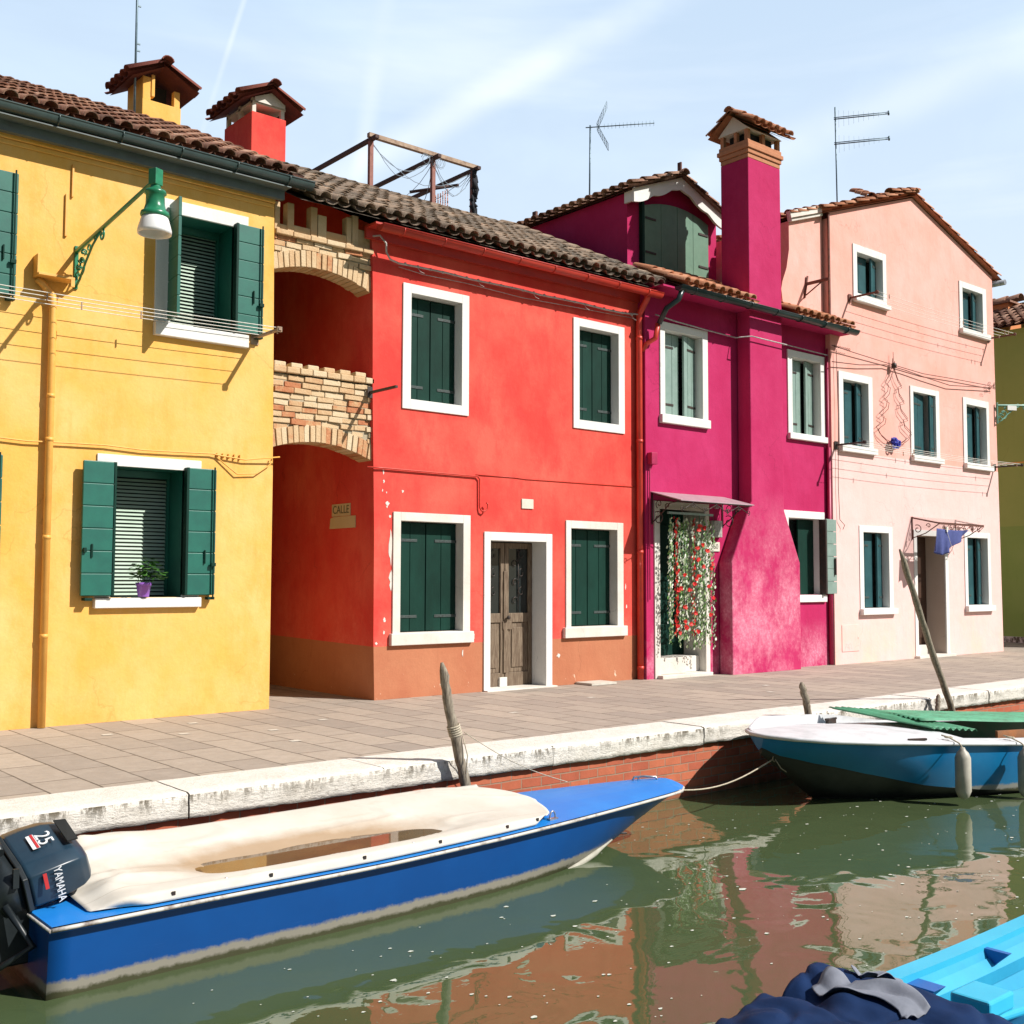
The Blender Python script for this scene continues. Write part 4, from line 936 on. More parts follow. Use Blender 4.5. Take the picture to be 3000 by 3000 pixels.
m.build('wall', PINKU, ph, warp=pwarp)
m = MB(); pts = [(17.12, YP+.10, 6.0), (17.12, YP+.10, 8.22), (16.12, YP+.10, 7.86), (16.12, YP+.10, 7.35), (16.04, YP+.10, 7.0), (15.92, YP+.10, 6.75), (15.88, YP+.10, 6.6), (15.95, YP+.10, 6.2), (16.1, YP+.1, 6.0)]
m.prism(pts, (0, 3, 0)); m.build('side_wall', PINKU, ph)
m = MB(); m.box(16.10, 17.10, YP+.02, YP+.11, 7.93, 8.12, Matrix.Translation((16.1, 0, 7.85)) @ Matrix.Rotation(radians(-18), 4, 'Y') @ Matrix.Translation((-16.1, 0, -7.95))); m.build('verge_stone', WHITEW, ph, bevel=.01)
m = MB(); panel(m, 17.19, 23.46, -.02, 3.859, YP-.006, holes); m.quad((23.46, YP-.006, -.02), (23.46, 18, -.02), (23.46, 18, 3.859), (23.46, YP-.006, 3.859)); m.quad((17.19, YP-.006, -.02), (17.19, 18, -.02), (17.19, 18, 3.859), (17.19, YP-.006, 3.859))
m.quad((17.19, YP-.006, 3.859), (23.46, YP-.006, 3.859), (23.46, YP+.01, 3.859), (17.19, YP+.01, 3.859))
m.build('lower_wall', PINKL, ph, warp=pwarp)
labs = dict(a='upper floor window under the gable peak', b='upper floor window near the right eave', c='middle floor window left of the wire tree', d='middle floor window with shutters pushed outward', e='middle floor window near the right corner', f='ground floor window left of the door', g='ground floor window right of the door')
for k, v in P.items():
    o, i = v['o'], v['i']; sz = {'a': (6.70, 6.78), 'b': (6.68, 6.79), 'c': (3.85, 3.97), 'd': (3.85, 3.96), 'e': (3.84, 3.95), 'f': (.87, .98), 'g': (.865, .985)}[k]
    an = (0, 16) if k in 'abcefg' else (-8, 10)
    window(ph, o, i, YP, depth=.13 if k != 'd' else .03, style='ajar', smat=BGREEN, angs=an, split=.62 if k != 'd' else .74, sill=(o[0]-.01, o[1]+.05, sz[0], sz[1], .09), label=labs[k], hmat=HINGE)
m = MB(); m.quad((19.98, YP+.5, 0), (21.1, YP+.5, 0), (21.1, YP+.5, 2.4), (19.98, YP+.5, 2.4)); d = m.build('door', DARK, ph)
m = MB(); m.box(19.89, 20.0, YP-.022, YP+.01, -.01, 2.50); m.box(21.07, 21.19, YP-.022, YP+.01, -.01, 2.50); m.box(20.0, 21.07, YP-.022, YP+.01, 2.39, 2.50); m.build('frame', WHITE, d, bevel=.004)
m = MB(); m.box(21.071, 21.1, YP+.011, YP+.5, 0, 2.42); m.box(19.97, 19.999, YP+.011, YP+.5, 0, 2.42); m.box(20, 21.07, YP+.011, YP+.5, 2.391, 2.42); m.build('reveal', plaster('beige_plaster', (.55, .45, .38), (.5, .4, .33)), d)
m = MB()
for a, b in ((20.0, 20.52), (20.53, 21.06)):
    m.box(a, b, YP+.40, YP+.44, .22, 2.38); m.box(a+.08, b-.08, YP+.385, YP+.40, .35, 1.0); m.box(a+.08, b-.08, YP+.385, YP+.40, 1.15, 2.25)
m.build('door_leaf', DWOOD, d, bevel=.006)
m = MB(); m.tube([(20.45, YP+.385, 1.08), (20.45, YP+.33, 1.08), (20.36, YP+.33, 1.08)], .012, 6); m.build('handle', CHROME, d)
m = MB(); m.box(19.86, 21.25, YP-.12, YP+.15, -.01, .045); m.box(20.0, 20.35, YP+.15, YP+.4, .0, .21); m.box(20.35, 21.07, YP+.3, YP+.4, .0, .21); m.build('step', WHITEW, d, bevel=.008)
# pink canopy frame
m = MB(); m.box(19.82, 21.55, YP-.60, YP-.57, 2.58, 2.62); m.tube([(19.84, YP-.01, 2.73), (19.84, YP-.59, 2.60)], .016, 6); m.tube([(21.52, YP-.01, 2.73), (21.52, YP-.59, 2.60)], .016, 6)
cn = m.build('canopy_frame', RUSTI, ph)
m = MB()
for xx in (19.84, 21.52):
    m.tube([(xx, YP-.02, 2.30), (xx, YP-.02, 2.75)], .013, 6); m.tube([(xx, YP-.02, 2.33), (xx, YP-.3, 2.42), (xx, YP-.56, 2.58)], .01, 6)
    m.tube(spiral((xx, YP-.13, 2.5), .09, .02, 60, 480, 22, (0, 1, 0)), .009, 5); m.tube(spiral((xx, YP-.36, 2.56), .05, .01, 0, 400, 18, (0, 1, 0)), .008, 5)
for k in range(6):
    cx = 20.0+k*.27; m.tube(spiral((cx, YP-.585, 2.52), .055, .012, 90 if k % 2 else -90, 500, 18), .008, 5)
    m.tube([(cx, YP-.585, 2.47), (cx+.2, YP-.585, 2.58)], .007, 5)
m.build('scrollwork', RUSTI, cn)
m = MB(); m.prism([(19.80, YP+0, 2.76), (19.80, YP-.62, 2.625), (19.80, YP-.62, 2.62), (19.80, YP, 2.75)], (1.78, 0, 0)); m.build('canopy_glass', simple('clear_sheet', (.75, .62, .58), (.7, .58, .54), .2, 6, bstr=0), cn)
bpy.data.materials['clear_sheet'].node_tree.nodes['Principled BSDF'].inputs['Alpha'].default_value = .18
m = MB(); m.box(17.40, 17.95, YP-.016, YP-.0065, .22, .70); m.box(17.90, 17.93, YP-.022, YP-.016, .44, .48); m.build('meter_hatch', PINKL, ph, bevel=.003)
m = MB(); m.box(19.50, 19.62, YP-.03, YP-.006, 1.86, 1.93); m.build('doorbell', GREYM, ph)
# roof of the pink house: ridge runs back from the canal
m = MB()
for sgn, xe, ze in ((1, 16.98, 8.20), (-1, 23.62, 8.13)):
    dx = 20.1-xe; dz = 9.22-ze; L = sqrt(dx*dx+dz*dz); nr = int(L/.36)
    tiles(m, (xe, YP-.10, ze), (0, 1, 0), (dx, 0, dz), 30, nr, .2, L/nr, jit=.01, tlen=L/nr+.08)
ridge(m, (20.1, YP-.12, 9.24), (0, 1, 0), 16)
for (x, y, z, n, dd, w_) in ((18.05, YP+.5, 8.62, 4, (.5, 0, .14), .1), (18.55, YP+.25, 8.80, 3, (.6, 0, .2), .1), (19.2, YP-.02, 9.06, 3, (.95, 0, .24), .09), (18.8, YP+.1, 8.9, 3, (.4, .5, .3), .11)):
    ridge(m, (x, y, z), dd, n, r=w_)
tiles(m, (16.08, YP-.02, 7.92), (0, 1, 0), (1.05, 0, .34), 6, 4, .2, .27, tlen=.33)
m.build('roof', TILE_NEW, ph)
m = MB(); m.tube([(23.55, YP-.2, 8.02), (23.55, 18, 8.02)], .06, 10); m.build('gutter', CHROME, ph)
m = MB(); m.box(17.145, 17.185, YP-.03, YP-.001, 6.1, 8.2); m.build('corner_strip', RUSTI, ph)
m = MB(); R = random.Random(2)
m.tube([(17.1, 11.36, 5.74), (17.8, 11.38, 5.71), (18.88, 11.40, 5.67), (20.3, 11.40, 5.62), (21.5, 11.4, 5.66), (23.2, 11.40, 5.70)], .008, 5)
m.tube([(17.1, 11.36, 5.44), (18.0, 11.38, 5.50), (18.93, 11.38, 5.62), (19.6, 11.38, 5.60), (20.32, 11.38, 5.55), (21.3, 11.38, 5.50), (23.2, 11.38, 5.66)], .009, 5)
m.tube([(17.3, 11.40, 5.7), (17.33, 11.40, 4.5), (17.30, 11.40, 3.2), (17.33, 11.40, 2.6), (17.45, 11.38, 2.5), (17.42, 11.40, 2.42)], .006, 5)
for k in range(9): m.tube(arc((17.2+k*.06, 11.37, 5.74), .02, 0, 360, 8), .005, 4)
for k in range(10): m.tube(spiral((22.75+R.random()*.45, 11.37, 5.55+R.random()*.2), .045, .01, R.random()*360, 500+R.random()*200, 12), .004, 4)
m.build('cable', RUSTI, ph)
# ================================================================== OLIVE HOUSE (far right, turned)
gh = thing('olive_house', (27.0, 13, 0), 'olive green house in shade beyond the pink house at the right edge', 'house')
m = MB(); m.quad((27, 8.5, 2.85), (27, 20, 2.85), (27, 20, 7.75), (27, 8.5, 7.75)); m.quad((27, 8.5, 0), (35, 8.5, 0), (35, 8.5, 7.75), (27, 8.5, 7.75)); m.quad((27, 20, 0), (35, 20, 0), (35, 20, 7.75), (27, 20, 7.75)); m.quad((35, 8.5, 0), (35, 20, 0), (35, 20, 7.75), (35, 8.5, 7.75)); m.build('wall', OLIVE, gh)
m = MB(); m.quad((27, 8.5, 0), (27, 20, 0), (27, 20, 2.849), (27, 8.5, 2.849)); m.build('lower_wall', GREENP, gh)
m = MB(); m.box(26.90, 27.02, 8.5, 20, .0, .14); m.build('plinth', STONE, gh)
m = MB(); tiles(m, (26.72, 8.3, 7.80), (0, 1, 0), (4, 0, 1.7), 30, 6, .22, .40, tlen=.48); m.quad((31, 8.3, 9.4), (31, 15, 9.4), (35.3, 15, 7.7), (35.3, 8.3, 7.7)); m.build('roof', TILE_MID, gh)
m = MB(); m.box(28.6, 29.3, 13.6, 14.6, 8.0, 8.85); c = m.build('chimney', plaster('orange_plaster', (.72, .28, .12), (.68, .25, .1)), gh)
m = MB(); m.box(28.5, 29.4, 13.5, 14.7, 8.85, 8.9); ridge(m, (28.95, 13.4, 8.95), (0, 1, 0), 4, r=.2); m.build('chimney_roof', TILE_MID, c)
m = MB(); m.box(26.98, 26.999, 8.5, 20, 4.40, 4.43); m.build('string_cable', PIPEY, gh)
# ================================================================== THINGS ON AND AROUND THE HOUSES
def lamp(t, base, d, L, z0, z1, glassm, mat, head=True):
    """street lamp: base point on wall, horizontal unit direction d, arm length L"""
    b = Vector(base); d = Vector(d).normalized(); up = Vector((0, 0, 1))
    tip = b+d*L+up*(z1-z0)
    m = MB(); m.tube([b, tip], [.026, .018], 8)
    s = tip; m.box(-.045, .045, -.045, .045, -.06, .09, Matrix.Translation(tip) @ Matrix.Rotation(.4, 4, 'Z')); m.build('arm', mat, t, bevel=.004)
    m = MB(); m.box(-.02, .02, -.012, .012, -.40, .06, Matrix.Translation(b) @ Matrix.Rotation(atan2(d.y, d.x)+pi/2, 4, 'Z')); m.build('wall_plate', mat, t, bevel=.004)
    m = MB(); lo = b-up*.38
    m.tube([lo, lo+d*.12+up*.06, lo+d*.28+up*.2, lo+d*.48+up*.34, lo+d*.72+up*.44], .013, 6)
    m.tube(spiral(lo+d*.17+up*.20, .12, .02, 200, 640, 26, d, up), .011, 6); m.tube(spiral(lo+d*.37+up*.33, .075, .015, 200, 600, 22, d, up), .010, 6)
    m.tube(spiral(lo+d*.74+up*.38, .065, .012, 80, -360, 22, d, up), .011, 6); m.tube(spiral(lo+d*.56+up*.42, .05, .012, 160, 520, 18, d, up), .009, 6)
    for k in range(7):
        m.tube(spiral(lo+d*(.05+.03*k)+up*(.12+.035*k+.03*(k % 2)), .03, .01, 60*k, 60*k+400, 10), .008, 5)
    m.build('scrollwork', mat, t)
    c = tip-up*.06
    m = MB(); m.lathe([(.02, .03), (.045, -.005), (.05, -.03), (.092, -.05), (.10, -.075), (.082, -.09), (.085, -.18), (.10, -.235), (.125, -.25), (.13, -.28), (.12, -.295)], c, 22); m.build('shade', mat, t)
    m = MB(); m.lathe([(.115, -.296), (.125, -.32), (.152, -.42), (.150, -.45), (.14, -.45), (.138, -.42), (.10, -.31), (.02, -.30)], c, 24); m.build('glass_bowl', glassm, t)
BOWL = simple('milk_glass', (.80, .79, .78), (.74, .73, .72), .25, 4, bstr=0)
t = thing('street_lamp', (3.85, 11.7, 4.95), 'green wall street lamp with white bowl on a long arm over the yellow house', 'street lamp', 'green street lamps on wall brackets')
lamp(t, (3.85, 11.69, 4.93), (0, -1, 0), 2.08, 4.93, 5.125, BOWL, FGREEN)
LGREEN = simple('pale_green_enamel', (.12, .30, .22), (.09, .24, .17), .4, 9, bstr=.1)
t = thing('street_lamp', (23.34, 11.4, 5.36), 'pale green street lamp bracket fixed to the far corner of the pink house', 'street lamp', 'green street lamps on wall brackets')
lamp(t, (23.34, 11.40, 5.30), (.93, -.36, 0), 2.0, 5.30, 5.40, BOWL, LGREEN)
m = MB(); m.box(-.12, .12, -.014, 0, -.06, .04, Matrix.Translation((23.68, 11.24, 5.27)) @ Matrix.Rotation(-.37, 4, 'Z')); m.build('tag', WHITE, t)
# clotheslines
def clothesline(nm, lab, xa, xb, Y, z, out, mat, zr=.0, n=4, sag=.03, pm=None, wall=.0):
    t = thing(nm, (xa, Y, z), lab, 'clothesline')
    for x in (xa, xb):
        m = MB(); m.box(x-.02, x+.02, Y-out, Y, z-.015, z+.015); m.box(x-.05, x+.05, Y-.015, Y-.002, z-.08, z+.07)
        m.box(x-.03, x+.03, Y-out*.98, Y-out*.93, z-.03, z+.03); m.build('pole', pm or TIMBER, t, bevel=.003)
    m = MB()
    for k in range(n):
        yy = Y-.12-(out-.16)*k/(n-1)
        m.tube([(xa+(xb-xa)*q/10, yy, z+.02-sag*sin(pi*q/10)) for q in range(11)], .0045, 4)
    m.build('line', LINE, t)
    m = MB(); R = random.Random(int(xa*10))
    for k in range(6):
        x = xa+(xb-xa)*R.random(); yy = Y-.12-(out-.16)*R.randrange(n)/(n-1); m.box(x-.006, x+.006, yy-.008, yy+.008, z-.05, z+.03); m.cut()
    m.build('peg', TIMBER, t)
    return t
clothesline('clothesline', 'clothesline on wooden arms across the yellow house below its upper window', 1.2, 5.91, 11.7, 4.31, .63, LINE, pm=TIMBER)
clothesline('clothesline', 'upper clothesline on the pink house, strung below its top windows', 17.82, 23.12, 11.44, 6.74, .60, LINE, pm=RUSTI)
clothesline('clothesline', 'middle clothesline on the pink house, strung under its middle windows', 17.30, 23.24, 11.44, 3.95, .62, LINE, pm=BLACKI)
t = thing('iron_bracket', (7.47, 11.7, 3.85), 'short dark iron bar sticking out of the red corner beside the brick arch', 'bracket')
m = MB(); m.box(7.49, 7.525, 11.1, 11.70, 3.83, 3.86); m.build('bar', BLACKI, t)
m = MB(); m.box(7.47, 7.545, 11.69, 11.70, 3.78, 3.92); m.build('plate', BLACKI, t)
t = thing('iron_bracket', (16.75, 11.5, 6.75), 'dark wooden bracket on the old left wall strip of the pink house', 'bracket')
m = MB(); m.tube([(16.55, 11.54, 6.55), (16.62, 11.52, 6.95)], .02, 6); m.build('bar', RUSTI, t)
m = MB(); m.box(16.58, 16.62, 11.05, 11.54, 6.78, 6.83); m.tube([(16.58, 11.53, 6.6), (16.6, 11.2, 6.79)], .012, 6); m.build('brace', RUSTI, t)
# blue cloth on the pink canopy
CLOTH = simple('indigo_cloth', (.065, .085, .26), (.05, .065, .21), .85, 14, bstr=.2)
t = thing('hanging_cloth', (20.2, 10.86, 2.5), 'indigo blue cloth hanging from the rusty canopy over the pink house door', 'cloth')
def cf(u, v):
    x = 19.72+1.22*u; e = max(0, (.48 - .0)*(1-abs(u-.42)/.62)); 
    dz = (.50 if u < .45 else .50*(1-(u-.45)/.57))*(.86+.14*sin(u*9))
    return Vector((x-.05*v, 10.86+.035*sin(u*16)*v+.05*sin(u*31)*v*(1 if u < .35 else .2), 2.50-.02*sin(pi*u)-dz*v))
m = MB(); m.grid(cf, 40, 14); m.build('cloth', CLOTH, t, solid=.004)
m = MB(); m.box(20.05, 20.09, 10.83, 10.85, 2.44, 2.54); m.tube([(20.02, 10.84, 2.53), (20.3, 10.83, 2.0)], .005, 4); m.tube([(19.84, 10.87, 2.51), (21.52, 10.87, 2.50)], .004, 4); m.build('cord', LINE, t)
# wire christmas tree with blue bow
t = thing('wire_tree', (19.15, 11.4, 4.1), 'festive tree outline of bent rusty wire with a blue bow, on the pink wall', 'decoration')
half = [(.0, 5.78), (.03, 5.62), (.16, 5.40), (.30, 5.28), (.17, 5.24), (.20, 5.12), (.38, 4.98), (.22, 4.94), (.26, 4.82), (.50, 4.66), (.34, 4.62), (.38, 4.52), (.62, 4.40), (.50, 4.28), (.28, 4.18), (.05, 4.14)]
m = MB()
for s in (-1, 1):
    for o_ in (0, .05): m.tube([(19.18+s*(x_-o_*.6), 11.39-o_*.4, z_-o_) for x_, z_ in half], .006, 5)
m.tube([(19.18, 11.38, 5.9), (19.18, 11.38, 5.60)], .006, 5); m.build('wire_outline', RUSTI, t)
m = MB(); m.lathe([(.02, 0), (.05, .02), (.05, .09), (.02, .11)], (19.17, 11.36, 5.58), 10); m.build('lantern', BLACKI, t)
BLUE = simple('royal_blue_ribbon', (.02, .03, .40), (.015, .02, .28), .5, 20, bstr=0)
m = MB(); R = random.Random(8)
for k in range(12):
    a = R.uniform(0, 2*pi); c0 = Vector((19.15, 11.36, 4.12)); m.tube(spiral(c0+Vector((cos(a)*.09, R.uniform(-.05, .02), sin(a)*.06)), .06, .05, R.random()*360, R.random()*360+320, 8), .016, 5)
m.build('bow', BLUE, t)
# flowerpot
t = thing('flowerpot', (4.62, 11.60, 1.30), 'purple flowerpot with a leafy green plant on the sill of the lower yellow house window', 'flowerpot')
PURP = simple('purple_plastic', (.34, .13, .60), (.30, .11, .52), .35, 5, bstr=0)
m = MB(); m.lathe([(.055, 0), (.058, .005), (.075, .12), (.083, .12), (.085, .155), (.077, .155), (.07, .13)], (4.64, 11.66, 1.305), 20); m.build('pot', PURP, t)
LEAF = tone_mat('plant_leaf', [(0, (.02, .07, .012)), (.6, (.06, .17, .03)), (1, (.16, .30, .10))], rough=.45, bstr=.1)
m = MB(); R = random.Random(12)
for k in range(150):
    a = R.uniform(0, 2*pi); rr = .20*sqrt(R.random()); h = .17+.27*R.random()*(1-rr*2.6)+.03
    c0 = Vector((4.66+cos(a)*rr, 11.63+sin(a)*rr*.7-.03, 1.30+h)); s = R.uniform(.028, .052); m.tone = R.random()
    dx = Vector((cos(a), sin(a), R.uniform(-.5, .3))).normalized()*s; dy = Vector((-sin(a), cos(a), R.uniform(-.3, .3)))*s*.6
    m.poly([c0-dx, c0-dx*.3+dy, c0+dx*.5+dy*.8, c0+dx, c0+dx*.5-dy*.8, c0-dx*.3-dy])
m.build('leaves', LEAF, t)
m = MB()
for k in range(9):
    a = k*.7; m.tube([(4.64, 11.66, 1.40), (4.65+cos(a)*.1, 11.64+sin(a)*.06, 1.40+.09+.02*(k % 4))], .004, 4)
m.build('stems', LEAF, t)
# antennas
t = thing('antenna_mast', (5.70, 15, 7.9), 'thin tall antenna mast behind the yellow chimney', 'antenna')
m = MB(); m.tube([(5.70, 15.05, 7.8), (5.70, 15.05, 10.9)], .016, 6); m.build('mast', ANT, t)
m = MB()
for z in (8.95, 9.05, 9.6): m.box(5.70, 5.76, 15.04, 15.06, z, z+.02); m.cut()
m.build('clamp', ANT, t)
t = thing('tv_antenna', (14.56, 15, 8.8), 'tv antenna with a long toothed boom and open mesh reflector on the dormer roof', 'antenna')
m = MB(); m.tube([(14.56, 15.0, 8.6), (14.585, 15.0, 10.28)], .016, 6); m.build('mast', ANT, t)
b0 = Vector((14.52, 15.06, 10.235)); d = Vector((.80, -.82, .035)).normalized(); L = 1.32; m = MB(); m.tube([b0, b0+d*L], .010, 6)
side = Vector((0, 0, 1))
for k in range(14):
    p = b0+d*(.36+.95*k/13); s2 = d.cross(side)
    m.tube([p-side*.055, p+side*.055], .0035, 4); m.tube([p-s2*.05, p+s2*.05], .0035, 4)
m.build('boom', ANT, t)
m = MB()
for s in (-1, 1):
    o_ = b0+d*.22; e1 = (side*s*.55+d*.22).normalized()*.46; w_ = d.cross(side)*.17
    if s == 1: e1 = (side*.62+d*.28)*.68
    else: e1 = (-side*.58+d*.30)*.72
    for q in (-1, 1): m.tube([o_+w_*q, o_+w_*q+e1], .006, 4)
    for k in range(7): p = o_+e1*(k/6); m.tube([p-w_, p+w_], .004, 4)
    for q in (-.33, .33): m.tube([o_+w_*q, o_+w_*q+e1], .003, 4)
m.build('reflector', ANT, t)
t = thing('tv_antenna', (19.83, 13, 9.1), 'tv mast with two stacked booms on the pink house roof', 'antenna')
m = MB(); m.tube([(19.85, 13, 8.9), (19.82, 13, 11.46)], .016, 6); m.build('mast', ANT, t)
for z in (11.20, 10.66):
    b0 = Vector((19.80, 13.02, z)); d = Vector((.66, -.87, .02)).normalized(); m = MB()
    m.tube([b0, b0+d*1.12], .012, 6); m.tube([b0+side*.035, b0+d*1.12+side*.035], .009, 6); m.tube([b0+d*1.1-side*.03, b0+d*1.1+side*.06], .02, 6)
    for k in range(9):
        p = b0+d*(.10+.10*k); l_ = .20-.018*k; a = Vector((.15, .1, 1)) ; m.tube([p-a*l_, p+a*l_], .0022, 4)
    m.build('boom', ANT, t)
# roof terrace frame
t = thing('terrace_frame', (10.8, 16, 7.9), 'bare wooden roof terrace frame with tangled wires above the red house', 'roof terrace')
m = MB()
for x, y in ((9.72, 15.2), (10.99, 15.2), (11.86, 15.2)): m.box(x-.034, x+.034, y-.034, y+.034, 7.6, 8.80); m.cut()
m.build('post', simple('pinkish_timber', (.32, .14, .11), (.24, .1, .08), .8, 10), t)
m = MB()
for x, y in ((9.72, 17.3), (10.99, 17.3), (11.86, 17.3)): m.box(x-.034, x+.034, y-.034, y+.034, 7.0, 8.80); m.cut()
m.build('rear_post', DTIMBER, t)
m = MB(); m.box(9.66, 11.95, 15.14, 15.22, 8.80, 8.87); m.cut(); m.box(9.66, 11.95, 17.26, 17.34, 8.80, 8.87); m.build('beam', TIMBER, t)
m = MB()
for x in (9.72, 10.99, 11.86): m.box(x-.035, x+.035, 15.0, 17.5, 8.745, 8.80); m.cut()
m.tube([(11.2, 16.2, 8.5), (11.86, 15.6, 8.62)], .03, 5); m.build('crossbar', DTIMBER, t)
m = MB(); R = random.Random(31)
for k in range(10):
    xa = R.choice((9.72, 10.99, 11.86)); xb = R.choice((9.72, 10.99, 11.86)); ya = R.choice((15.2, 17.2)); yb = 15.2; sg_ = R.uniform(.15, .55)
    m.tube([(xa+(xb-xa)*q/10+.03*sin(q+k), ya+(yb-ya)*q/10, 8.76-sg_*sin(pi*q/10)-.03*R.random()) for q in range(11)], .006, 4)
for k in range(7): m.tube(spiral((10.99+R.uniform(-.3, .3), 15.15, 8.7), .06, .10, R.random()*360, R.random()*360+400, 12), .005, 4)
m.build('wire', simple('faded_wire', (.30, .36, .42), (.2, .25, .3), .6, 8, bstr=0), t)
m = MB(); R = random.Random(33)
for k in range(30):
    z = 7.9+.9*k/30; m.tube([(11.86+R.uniform(-.09, .05), 15.13+R.uniform(-.04, .04), z), (11.86+R.uniform(-.06, .06), 15.11, z-.14)], R.uniform(.015, .04), 5)
m.build('rag', simple('dark_rag', (.012, .016, .02), (.02, .02, .03), .9, 20), t)
m = MB(); R = random.Random(34)
for s_ in range(6):
    for k in range(22): x = 11.13+s_*.052; z = 7.92+(k+R.random())/22*.42*(.6+s_*.08); m.tone = R.random(); m.box(x-.009, x+.009, 15.3, 15.31, z, z+.02)
    m.cut()
m.build('bead_string', simple('pink_beads', (.70, .38, .30), (.5, .16, .12), .6, 40, bstr=0), t)
# ================================================================== MOORING POLES
def pole(lab, pts, r, notch=True):
    t = thing('mooring_pole', pts[0], lab, 'mooring pole', 'wooden mooring poles at the quay')
    m = MB(); R = random.Random(int(pts[-1][0]*100)); P = [Vector(p) for p in pts]; out = []; rs = []
    n = 22
    for k in range(n+1):
        f = k/n*(len(P)-1); a = min(int(f), len(P)-2); q = P[a].lerp(P[a+1], f-a)
        out.append(q+Vector((R.uniform(-.006, .006), R.uniform(-.006, .006), 0))); rs.append(r*(1-.22*k/n)*R.uniform(.93, 1.07))
    rs[-1] = r*.25; rs[-2] = r*.62
    m.tube(out, rs, 12); m.build('pole', POLE, t)
    return t
t = pole('thick weathered mooring pole with pointed tip and rope coils, behind the blue covered boat', [(6.02, 7.36, -1.3), (5.70, 7.36, -.2), (5.53, 7.35, .4), (5.43, 7.34, .82)], .048)
m = MB()
for k in range(5): m.tube(arc((5.592-.006*k, 7.355, .22+.018*k), .050, 0, 360, 16, (1, 0, .28), (0, 1, 0)), .008, 5)
m.tube([(5.62, 7.30, .22), (5.66, 7.28, .05), (5.64, 7.28, -.1)], .005, 5)
m.build('rope_coil', ROPE, t)
pole('long leaning driftwood mooring pole in front of the pink house door', [(14.1, 7.36, -1.2), (13.53, 7.30, -.12), (13.02, 7.28, .64), (12.55, 7.22, 1.30), (12.20, 7.2, 1.88)], .046)
pole('short stub of a mooring pole at the bow of the white decked boat', [(10.8, 7.36, -1.2), (10.48, 7.34, .08), (10.34, 7.32, .38)], .045)
pole('very short pole stub beside the long leaning pole', [(13.20, 7.30, -1.2), (13.22, 7.32, -.11), (13.27, 7.33, .06)], .035)
# ================================================================== BOATS
def crom(st, x):
    """Catmull-Rom interpolation of station tuples"""
    xs = [s[0] for s in st]
    if x <= xs[0]: return st[0][1:]
    if x >= xs[-1]: return st[-1][1:]
    k = max(i for i in range(len(xs)-1) if xs[i] <= x); t = (x-xs[k])/(xs[k+1]-xs[k])
    a = st[max(k-1, 0)]; b = st[k]; c = st[k+1]; d = st[min(k+2, len(st)-1)]
    return tuple(.5*((2*b[i])+(-a[i]+c[i])*t+(2*a[i]-5*b[i]+4*c[i]-d[i])*t*t+(-a[i]+3*b[i]-3*c[i]+d[i])*t**3) for i in range(1, len(b)))
def hull_paint(name, c1, c2, scum, zwl):
    m, n, l, b = newmat(name); p = pos_node(n, l)
    f = noise_fac(n, l, p, 2.2, 5, .6, .35, .65); c = mixc(n, l, f, c1, c2)
    fs = noise_fac(n, l, pos_node(n, l, (.5, 1, 12)), 5, 8, .75, .62, .70); c = mixc(n, l, mathn(n, l, 'MULTIPLY', fs, .30), c, tuple(min(1, x*1.6+.04) for x in c1))
    t = n.new('ShaderNodeTexNoise'); t.inputs['Scale'].default_value = 9; t.inputs['Detail'].default_value = 10; t.inputs['Roughness'].default_value = .80; l.new(p, t.inputs['Vector'])
    g = n.new('ShaderNodeNewGeometry'); s = n.new('ShaderNodeSeparateXYZ'); l.new(g.outputs['Position'], s.inputs[0])
    zz = mathn(n, l, 'ADD', s.outputs[2], mathn(n, l, 'MULTIPLY', t.outputs['Fac'], -.085))
    r = n.new('ShaderNodeMapRange'); r.inputs[1].default_value = zwl+.018; r.inputs[2].default_value = zwl-.006; l.new(zz, r.inputs[0])
    c = mixc(n, l, mathn(n, l, 'MULTIPLY', r.outputs[0], .9), c, scum)
    r2 = n.new('ShaderNodeMapRange'); r2.inputs[1].default_value = zwl-.035; r2.inputs[2].default_value = zwl-.055; l.new(zz, r2.inputs[0])
    c = mixc(n, l, r2.outputs[0], c, (.06, .06, .03))
    l.new(c, b.inputs['Base Color']); b.inputs['Roughness'].default_value = .38; b.inputs['Specular IOR Level'].default_value = .32
    t2 = n.new('ShaderNodeTexNoise'); t2.inputs['Scale'].default_value = 1.8; l.new(p, t2.inputs['Vector']); bump(n, l, b, t2.outputs['Fac'], .15, .03)
    return m
HB = hull_paint('blue_hull_paint', (.002, .058, .235), (.002, .068, .27), (.30, .27, .20), -.655)
DB = simple('blue_deck_paint', (.010, .20, .62), (.014, .23, .66), .42, 3, bstr=.1, bscale=14)
WR = simple('white_rail', (.55, .52, .48), (.16, .12, .10), .6, 9, bstr=.3, lo=.5, hi=.7)
GREYB = simple('grey_bottom_paint', (.42, .40, .33), (.30, .28, .22), .6, 9, bstr=.2)
b1 = thing('covered_motorboat', (4.6, 6.6, -.69), 'bright blue motorboat under a cream cover, with dark outboard motor, alongside the quay', 'boat')
